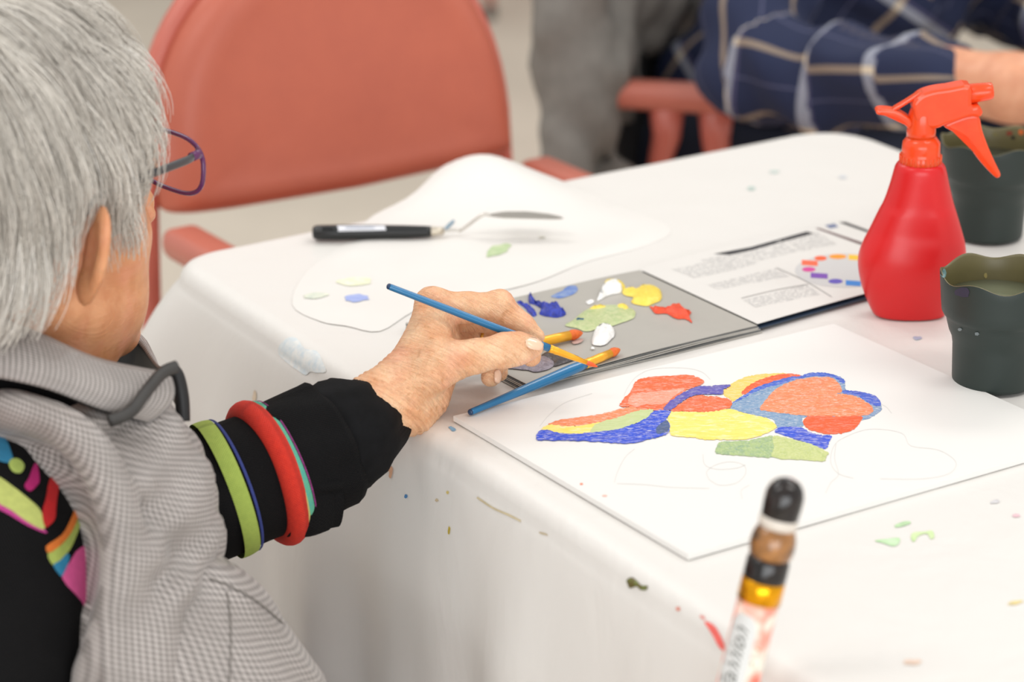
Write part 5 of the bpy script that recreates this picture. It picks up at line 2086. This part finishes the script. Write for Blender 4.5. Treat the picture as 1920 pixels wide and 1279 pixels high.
# ================================================================== sweater sleeves
knit = NT('black_knit')
ku, kv_, kuv = knit.uv()
knit.b.inputs['Base Color'].default_value = lin((17, 17, 18))
knit.b.inputs['Roughness'].default_value = 0.85
knit.b.inputs['Sheen Weight'].default_value = 0.0
knit.b.inputs['Specular IOR Level'].default_value = 0.15
wv = knit.math('MULTIPLY', knit.math('SINE', knit.math('MULTIPLY', ku, 2600.0)), knit.math('SINE', knit.math('MULTIPLY', kv_, 3000.0)))
knit.bump(wv, 0.5, 0.0006)
nzk = knit.noise(knit.coord('Object'), 40.0, 3)
knit.l(knit.mix(nzk, lin((9, 9, 10)), lin((18, 17, 18))), knit.b.inputs['Base Color'])
knit = knit.m


def wool(name, c, c2=None):
    if name in MATS:
        return MATS[name]
    t = NT(name)
    u, v, _ = t.uv()
    wv = t.math('MULTIPLY', t.math('SINE', t.math('MULTIPLY', u, 3400.0)), t.math('SINE', t.math('MULTIPLY', v, 3400.0)))
    f = t.noise(t.coord('Object'), 260.0, 3)
    t.l(t.mix(f, lin(c2 or tuple(int(x * .78) for x in c)), lin(c)), t.b.inputs['Base Color'])
    t.b.inputs['Roughness'].default_value = 0.8
    t.bump(wv, 0.6, 0.0007)
    MATS[name] = t.m
    return t.m


# left sleeve: from the hidden shoulder to the turned-back cuff
s_pts = [SHL, P(240, 985, 1.13), P(360, 940, 1.125), P(440, 909, 1.134), P(505, 884, 1.146), P(520, 878, 1.149)]
s_rad = [0.058, 0.054, 0.0470, 0.0445, 0.0440, 0.0435]
sp_ = catmull(np.array(s_pts), 8)
sr_ = np.interp(np.linspace(0, 1, len(sp_)), np.linspace(0, 1, len(s_rad)), s_rad)
slv = tube_obj('sleeve', sp_, list(sr_), knit, person, seg=64, wob=lambda L, th: 1 + 0.02 * math.sin(3 * th + L * 60) + 0.012 * math.sin(5 * th - L * 110))


def ring_band(name, c0, c1, r0, r1, m_, wid=6, parent=None, ell=(1.0, 1.0)):
    n = wid
    pts = [c0 + (c1 - c0) * i / (n - 1) for i in range(n)]
    rr = [(r0 + (r1 - r0) * i / (n - 1)) * (1 + 0.012 * math.sin(math.pi * i / (n - 1))) for i in range(n)]
    return tube_obj(name, pts, [(a * ell[0], a * ell[1]) for a in rr], m_, parent or person, seg=64, cap=False)


def on_axis(px):
    """point of the sleeve axis at an image column"""
    tab = [(360, 940, 1.125), (440, 909, 1.134), (505, 884, 1.146), (560, 860, 1.154), (620, 834, 1.163), (670, 803, 1.172), (700, 786, 1.178)]
    xs = [t[0] for t in tab]
    return P(px, np.interp(px, xs, [t[1] for t in tab]), np.interp(px, xs, [t[2] for t in tab]))


rad_at = lambda px: float(np.interp(px, [360, 440, 505, 520], [0.0470, 0.0445, 0.0440, 0.0435]))
ring_band('green_stripe', on_axis(406), on_axis(436), rad_at(406) + 0.0034, rad_at(436) + 0.0034, wool('lime_wool', (178, 198, 92), (150, 172, 76)))
ring_band('blue_stripe', on_axis(436), on_axis(441), rad_at(436) + 0.0030, rad_at(441) + 0.0030, wool('navy_wool', (60, 74, 150)), 3)
# rolled red edge: a fat ring
ax_r = unit(on_axis(540) - on_axis(470))
cr = on_axis(500)
fr_ = frames([cr, cr + ax_r * 0.01])[0]


def roll(name, c, R_, r_, m_, a0=0, a1=2 * math.pi, n=72):
    pts = [c + (fr_[1] * math.cos(t) + fr_[2] * math.sin(t)) * (R_ * (1 + 0.015 * math.sin(3 * t))) for t in np.linspace(a0, a1, n + 1)[:-1]]
    return tube_obj(name, pts, r_, m_, person, seg=16, closed=True, cap=False)


roll('red_roll', cr, 0.0450, 0.0082, wool('red_wool', (226, 52, 28), (190, 34, 20)))
ring_band('yellow_edge', on_axis(510), on_axis(519), 0.0512, 0.0495, wool('pale_yellow_wool', (226, 214, 130)), 4)
ring_band('teal_stripe', on_axis(519), on_axis(530), 0.0495, 0.0478, wool('teal_wool', (40, 160, 170), (120, 190, 120)), 4)
ring_band('magenta_stitch', on_axis(531), on_axis(534), 0.0478, 0.0474, wool('magenta_wool', (190, 70, 160), (40, 20, 36)), 3)
# turned-back black cuff and the shirt cuff inside it
cw = lambda L, th: 1 + 0.035 * math.sin(2 * th + 0.8) + 0.03 * math.sin(5 * th + L * 70) + 0.02 * math.sin(9 * th - L * 60)
cp_ = [on_axis(x) for x in (505, 520, 545, 575, 600, 618, 626, 622, 600)]
tube_obj('cuff', cp_, [0.0445, 0.0462, 0.0462, 0.0452, 0.0448, 0.0455, 0.0440, 0.0400, 0.0390], knit, person, seg=64, wob=cw, cap=False)
tails = [P(560, 912, 1.115), P(600, 916, 1.122), P(645, 904, 1.135)]
tube_obj('cuff_fold', catmull([P(548, 914, 1.112), P(590, 912, 1.117), P(628, 908, 1.126), P(646, 900, 1.134)], 5), [(0.0045, 0.004)] * 16, knit, person, seg=12)
tube_obj('cuff_flap', catmull([P(545, 950, 1.125), P(580, 950, 1.13), P(610, 940, 1.137), P(634, 935, 1.142)], 5), [(0.022, 0.012)] * 6 + [(0.022, 0.011)] * 5 + [(0.021, 0.009)] * 5, knit, person, seg=24, up=(0, 0, 1))
shirt_m = mat('black_jersey', (10, 10, 11), 0.8, spec=0.15, var=0.5, vscale=60, bump=0.3, bscale=300, bdist=0.0006, col2=(18, 18, 20))
sw2 = lambda L, th: 1 + 0.03 * math.sin(3 * th + 1.0 + L * 40) + 0.03 * math.sin(7 * th + L * 130) + 0.012 * math.sin(13 * th - L * 90)
sc_ = [P(590, 842, 1.158), P(612, 832, 1.161), P(640, 818, 1.166), P(668, 802, 1.171), P(682, 794, 1.174), P(686, 792, 1.176), P(682, 794, 1.175), P(664, 802, 1.171)]
tube_obj('shirt_cuff', sc_, [0.036, 0.0400, 0.0400, 0.0375, 0.0335, 0.0312, 0.0285, 0.0280], shirt_m, person, seg=72, wob=sw2, cap=False)

# black tube added to stand in for the shadow under the vest collar
tube_obj('collar_shade', catmull([P(-300, 720, 1.10), P(-180, 728, 1.045), P(-60, 732, 1.015), P(60, 762, 1.010), P(150, 795, 1.015), P(230, 815, 1.03)], 6), [0.020] * 31, knit, person, seg=20)

# right sleeve, near the camera
rs = [P(-40, 860, 1.08), P(-40, 960, 1.045), P(-42, 1060, 1.010), P(-56, 1200, 0.975), P(-70, 1330, 0.945), ELR]
rr_ = [0.054, 0.073, 0.079, 0.077, 0.075, 0.058]
rsp = catmull(np.array(rs), 8)
rso = tube_obj('sleeve', rsp, list(np.interp(np.linspace(0, 1, len(rsp)), np.linspace(0, 1, 6), rr_)), knit, person, seg=64, wob=lambda L, th: 1 + 0.012 * math.sin(3 * th + L * 40))
RSL = bvh_of([rso])
tube_obj('sleeve', [ELR, (ELR + HNR) / 2, HNR], [0.055, 0.045, 0.038], knit, person, seg=32)
trm = mat('dark_trousers', (58, 58, 62), 0.8, var=0.15, vscale=40)
ft = Field(np.array([-0.75, 0.6 + YS, 0.05]), np.array([0.25, 1.5 + YS, 0.62]), 0.010)
for s in (-1, 1):
    hip, knee = PEL + bodyR * 0.085 * s, PEL + bodyR * 0.10 * s + bodyF * 0.33 + np.array([0, 0, -0.06])
    ank = knee + bodyF * 0.02 + np.array([0, 0, -0.30])
    ft.chain([hip, knee, ank], [0.082, 0.062, 0.052], 0.03)
ft.ell(PEL + np.array([0, 0, 0.03]), (0.16, 0.125, 0.10), BM, 0.04)
v_t, q_t = ft.build()
link('trousers', quad_mesh('trousers', v_t, q_t), trm, person)


def c6(*p):
    return [(x / 2.906, 760 + y / 2.906) for x, y in p]


def wpatch(nm, poly, c, c2=None, off=0.0008):
    o = patch('knit_stripe', poly, RSL, wool('wool_%d_%d_%d' % c, c, c2), person, off=off, step=7, smooth=3)
    if o:
        o['label'] = nm


wpatch('magenta knit edge', c6((-20, 520), (60, 570), (160, 640), (240, 680), (245, 700), (150, 660), (50, 600), (-20, 560)), (196, 60, 140), off=0.0007)
wpatch('lime knit band', c6((-20, 395), (60, 440), (150, 510), (210, 565), (235, 625), (235, 680), (150, 640), (60, 575), (-20, 520)), (196, 204, 112))
wpatch('red knit streak', c6((225, 590), (245, 510), (262, 420), (300, 340), (340, 330), (320, 430), (302, 540), (295, 620), (262, 660), (240, 665)), (196, 22, 26), off=0.0011)
wpatch('magenta knit streak', c6((130, 445), (155, 400), (180, 330), (200, 330), (212, 410), (200, 440), (160, 475)), (186, 24, 110), off=0.0011)
wpatch('teal knit patch', c6((-20, 160), (30, 190), (60, 260), (70, 310), (40, 320), (-20, 290)), (44, 130, 170), off=0.0009)
wpatch('lime knit patch', c6((60, 300), (100, 300), (130, 335), (110, 375), (70, 370), (45, 330)), (180, 200, 100), off=0.0012)
wpatch('orange knit arc', c6((248, 770), (330, 710), (380, 620), (420, 510), (440, 490), (425, 590), (385, 690), (330, 760), (262, 808)), (226, 120, 40), off=0.0012)
wpatch('lime knit arc', c6((255, 808), (330, 762), (385, 692), (425, 592), (445, 600), (420, 690), (375, 790), (320, 850), (285, 875)), (176, 192, 92), off=0.0009)
wpatch('blue knit arc', c6((285, 875), (320, 850), (360, 810), (372, 840), (335, 930), (315, 925)), (40, 130, 170), off=0.0011)
wpatch('pink knit panel', c6((335, 945), (380, 850), (430, 780), (540, 740), (560, 850), (545, 1020), (510, 1150), (480, 1170), (440, 1070)), (232, 92, 156), off=0.0007)
chp = dup(ch1, (PEL[0] + bodyF[0] * 0.10, PEL[1] + bodyF[1] * 0.10, 0), math.atan2(-bodyF[0], bodyF[1]), 'salmon arm chair that the grey-haired painter sits on')


# ================================================================== the second person, in plaid
pl2 = C2 - f2 * 0.06
q2 = thing('person', 'seated person in navy plaid flannel shirt, forearm resting beside the table', 'person', (pl2[0], pl2[1], 0))
T2 = np.array([*f2, 0.0])
R2 = np.array([*r2, 0.0])
pel2 = np.array([pl2[0], pl2[1], 0.52])
segs = [
    ('torso', [pel2 + np.array([0, 0, 0.02]), P(1500, 110, 2.95), P(1660, -130, 2.92), P(1680, -300, 2.92)], [0.15, 0.165, 0.190, 0.15]),
    ('arm_r', [P(1520, -260, 2.74), P(1430, -40, 2.68), P(1415, 120, 2.64), P(1560, 150, 2.56), P(1690, 154, 2.48), P(1776, 150, 2.42)], [0.080, 0.078, 0.078, 0.072, 0.066, 0.056]),
    ('arm_l', [P(1830, -260, 3.05), P(1850, -20, 3.02), P(1990, 60, 2.80)], [0.078, 0.070, 0.055]),
]
fp = Field(np.array([-0.15, 2.3, 0.42]), np.array([1.1, 4.1, 1.3]), 0.009)
fp.rs = 0.73
for nm, pts, rr in segs:
    fp.chain(pts, rr, 0.035 if nm == 'torso' else 0.012)
fp.warp(lambda X, Y, Z: (0.006 * np.sin(X * 42 + Z * 60 + 2 * np.sin(Y * 30)) + 0.004 * np.sin(Y * 70 - Z * 50 + X * 60)).astype(np.float32))
v2_, q2_ = fp.build()
v2_ = smooth_mesh(v2_, q2_, 1)
best = np.full(len(v2_), 1e9)
uv2 = np.zeros((len(v2_), 2))
for nm, pts, rr in segs:
    L = 0.0
    for i in range(len(pts) - 1):
        a, b = np.asarray(pts[i]), np.asarray(pts[i + 1])
        ab = b - a
        ln_ = np.linalg.norm(ab)
        t = np.clip(((v2_ - a) @ ab) / (ln_ ** 2), 0, 1)
        r_ = rr[i] + (rr[i + 1] - rr[i]) * t
        d = np.linalg.norm(v2_ - a - t[:, None] * ab, axis=1) - r_
        x_ = unit(np.cross(ab, [0.3, -1, 0.2]))
        y_ = unit(np.cross(ab, x_))
        rel = v2_ - a
        ang = np.arctan2(rel @ y_, rel @ x_)
        m_ = d < best
        best[m_] = d[m_]
        uv2[m_, 0] = (L + t * ln_)[m_]
        uv2[m_, 1] = (ang * (sum(rr) / len(rr)))[m_]
        L += ln_
pt = NT('navy_plaid')
u, v, _ = pt.uv()
a1 = pt.line(u, 0.098, 0.0105, 0.30)
a2 = pt.line(u, 0.098, 0.0036, 0.18)
b1 = pt.line(v, 0.108, 0.0098, 0.30)
b2 = pt.line(v, 0.108, 0.003, 0.80)
c = pt.mix(pt.math('MULTIPLY', a2, 0.35), lin((24, 34, 66)), lin((120, 110, 150)))
c = pt.mix(pt.math('MULTIPLY', b2, 0.35), c, lin((120, 120, 150)))
c = pt.mix(pt.math('MULTIPLY', a1, 0.62), c, lin((176, 180, 192)))
c = pt.mix(pt.math('MULTIPLY', b1, 0.62), c, lin((170, 150, 126)))
c = pt.mix(pt.math('MULTIPLY', pt.math('MULTIPLY', a1, b1), 0.8), c, lin((222, 206, 178)))
pt.l(c, pt.b.inputs['Base Color'])
pt.b.inputs['Roughness'].default_value = 0.85
link('shirt', quad_mesh('shirt', v2_, q2_, uv2), pt.m, q2)
# body: head, neck, forearms and hands, legs, all one surface
fk = Field(np.array([-0.15, 2.2, 0.0]), np.array([1.2, 4.1, 1.7]), 0.010)
fk.rs = 0.86
fk.chain([segs[0][1][0], segs[0][1][1], segs[0][1][2]], [0.12, 0.13, 0.14], 0.04)
nk2 = segs[0][1][2] + np.array([0, 0, 0.12])
hd2 = nk2 + T2 * 0.06 + np.array([0, 0, 0.20])
fk.cone(nk2 - np.array([0, 0, 0.1]), hd2, 0.065, 0.055, 0.03)
M2 = np.array([-R2, T2, [0, 0, 1]])
fk.ell(hd2 + np.array([0, 0, 0.05]) - T2 * 0.01, (0.076, 0.096, 0.09), M2, 0.02)
fk.ell(hd2 + T2 * 0.03 - np.array([0, 0, 0.04]), (0.06, 0.065, 0.085), M2, 0.02)
fk.cone(hd2 + T2 * 0.10 + np.array([0, 0, 0.01]), hd2 + T2 * 0.118 - np.array([0, 0, 0.025]), 0.009, 0.013, 0.012)
for s in (-1, 1):
    fk.ell(hd2 + R2 * s * 0.08, (0.009, 0.018, 0.032), M2, 0.008)
wr2 = P(1990, 176, 2.33)
fk.chain([segs[1][1][0], segs[1][1][2], segs[1][1][5], P(1905, 166, 2.36), wr2], [0.028, 0.030, 0.038, 0.041, 0.031], 0.012)
hd = unit(wr2 - segs[1][1][5])
fk.cone(wr2, wr2 + hd * 0.07, 0.03, 0.034, 0.02)
for k in range(4):
    o_ = np.array([0, 0, 1]) * 0.0 + np.cross(hd, [0, 0, 1]) * (k - 1.5) * 0.019
    fk.chain([wr2 + hd * 0.08 + o_, wr2 + hd * 0.125 + o_, wr2 + hd * (0.155 - 0.006 * abs(k - 1.3)) + o_ - np.array([0, 0, 0.015])], [0.0115, 0.0105, 0.0085], 0.006)
fk.chain([wr2 + hd * 0.03, wr2 + hd * 0.06 + np.cross(hd, [0, 0, 1]) * 0.05, wr2 + hd * 0.09 + np.cross(hd, [0, 0, 1]) * 0.06], [0.016, 0.012, 0.010], 0.008)
fk.chain([segs[2][1][0], segs[2][1][1], segs[2][1][2], P(2090, 110, 2.7)], [0.04, 0.04, 0.036, 0.034], 0.015)
for s in (-1, 1):
    hip, knee = pel2 + R2 * s * 0.10, pel2 + R2 * s * 0.11 + T2 * 0.42
    ank = knee + T2 * 0.03 + np.array([0, 0, -0.42])
    fk.chain([hip, knee, ank, ank + T2 * 0.02 - np.array([0, 0, 0.05])], [0.08, 0.06, 0.042, 0.04], 0.03)
    fk.cone(ank + np.array([0, 0, -0.055]), ank + T2 * 0.15 + np.array([0, 0, -0.065]), 0.042, 0.033, 0.02)
v3, q3 = fk.build()
v3 = smooth_mesh(v3, q3, 2)
skin2 = skin_mat('tanned_skin', (226, 166, 132), (210, 146, 112), spots=False, bump=0.4)
link('body', quad_mesh('body', v3, q3), skin2, q2)
fj = Field(np.array([-0.15, 2.2, 0.06]), np.array([1.2, 4.1, 0.75]), 0.010)
fj.rs = 0.9
for s in (-1, 1):
    hip, knee = pel2 + R2 * s * 0.10, pel2 + R2 * s * 0.11 + T2 * 0.42
    fj.chain([hip, knee, knee + T2 * 0.03 + np.array([0, 0, -0.36])], [0.098, 0.075, 0.06], 0.03)
v4, q4 = fj.build()
link('trousers', quad_mesh('trousers', v4, q4), mat('navy_trousers', (20, 26, 46), 0.85, var=0.2, vscale=30), q2)
fk2 = Field(hd2 - 0.16, hd2 + 0.2, 0.006)
fk2.ell(hd2 + np.array([0, 0, 0.062]) - T2 * 0.02, (0.086, 0.103, 0.092), M2, 0.01)
fk2.ell(hd2 + T2 * 0.10 - np.array([0, 0, 0.02]), (0.09, 0.075, 0.095), M2, 0.02, sub=True)
v5, q5 = fk2.build()
link('hair', quad_mesh('hair', v5, q5), mat('brown_hair', (90, 74, 62), 0.6, var=0.3, vscale=120), q2)

# ================================================================== jacket over the chair back
jk = thing('jacket', 'grey jacket with black lining hung over the back of the plaid person\'s chair', 'jacket', P(1120, 250, 2.85))
fj = Field(np.array([-0.35, 2.3, 0.35]), np.array([0.6, 4.2, 1.15]), 0.008)
fj.rs = 0.8
bx0 = np.array([C2[0], C2[1], 0]) - T2 * 0.175
for z0, z1, back, rr in ((0.62, 0.915, 0.0, 0.028), (0.48, 0.89, -0.015, 0.024)):
    for k in np.linspace(-0.21, 0.21, 13):
        top = z1 - 0.21 * (abs(k) / 0.21) ** 2.2
        fj.cone(bx0 + R2 * k + T2 * (0.03 + back) + np.array([0, 0, z0]), bx0 + R2 * k * 0.97 - T2 * (0.03 - back * 0.3) + np.array([0, 0, top]), rr * 1.1, rr, 0.025)
for zz, tt in ((0.50, 0.06), (0.62, 0.04), (0.72, 0.02)):
    fj.cone(bx0 + R2 * 0.215 - T2 * 0.01 + np.array([0, 0, zz]), bx0 + R2 * 0.222 + T2 * tt + np.array([0, 0, zz + 0.06]), 0.026, 0.024, 0.03)
fj.chain([bx0 + R2 * 0.205 + T2 * 0.0 + np.array([0, 0, 0.68]), bx0 + R2 * 0.18 - T2 * 0.02 + np.array([0, 0, 0.80]), bx0 + R2 * 0.125 - T2 * 0.055 + np.array([0, 0, 0.90]), bx0 - T2 * 0.06 + np.array([0, 0, 0.925])], [0.045, 0.048, 0.05, 0.05], 0.03)
fj.chain([P(1150, -60, 2.84), P(1112, 90, 2.80), P(1085, 210, 2.78), P(1062, 330, 2.76), P(1055, 430, 2.74)], [0.046, 0.042, 0.036, 0.032, 0.032], 0.03)
fj.chain([P(1130, -20, 2.84), P(1215, -4, 2.94), P(1290, -8, 3.02), P(1350, -14, 3.06)], [0.050, 0.050, 0.042, 0.036], 0.02)
fj.chain([P(1108, 200, 2.80), P(1150, 112, 2.86), P(1220, 66, 2.94), P(1310, 48, 3.02)], [0.018, 0.019, 0.018, 0.017], 0.012)
fj.warp(lambda X, Y, Z: (0.004 * np.sin(X * 80 + Y * 60 + 2 * np.sin(Z * 40)) + 0 * X).astype(np.float32))
v6, q6 = fj.build()
v6 = smooth_mesh(v6, q6, 2)
link('shell', quad_mesh('shell', v6, q6), mat('grey_jersey', (128, 124, 118), 0.9, var=0.2, vscale=60), jk)
fl_ = Field(np.array([-0.3, 2.3, 0.35]), np.array([0.7, 4.2, 1.1]), 0.008)
for k in np.linspace(-0.20, 0.203, 13):
    fl_.cone(bx0 + R2 * k + T2 * 0.045 + np.array([0, 0, 0.50]), bx0 + R2 * k * 0.97 + T2 * 0.0 + np.array([0, 0, 0.905 - 0.21 * (abs(k) / 0.21) ** 2.2]), 0.026, 0.026, 0.02)
v7, q7 = fl_.build()
link('lining', quad_mesh('lining', v7, q7), mat('jacket_black_lining', (16, 15, 16), 0.7, var=0.3, vscale=30), jk)
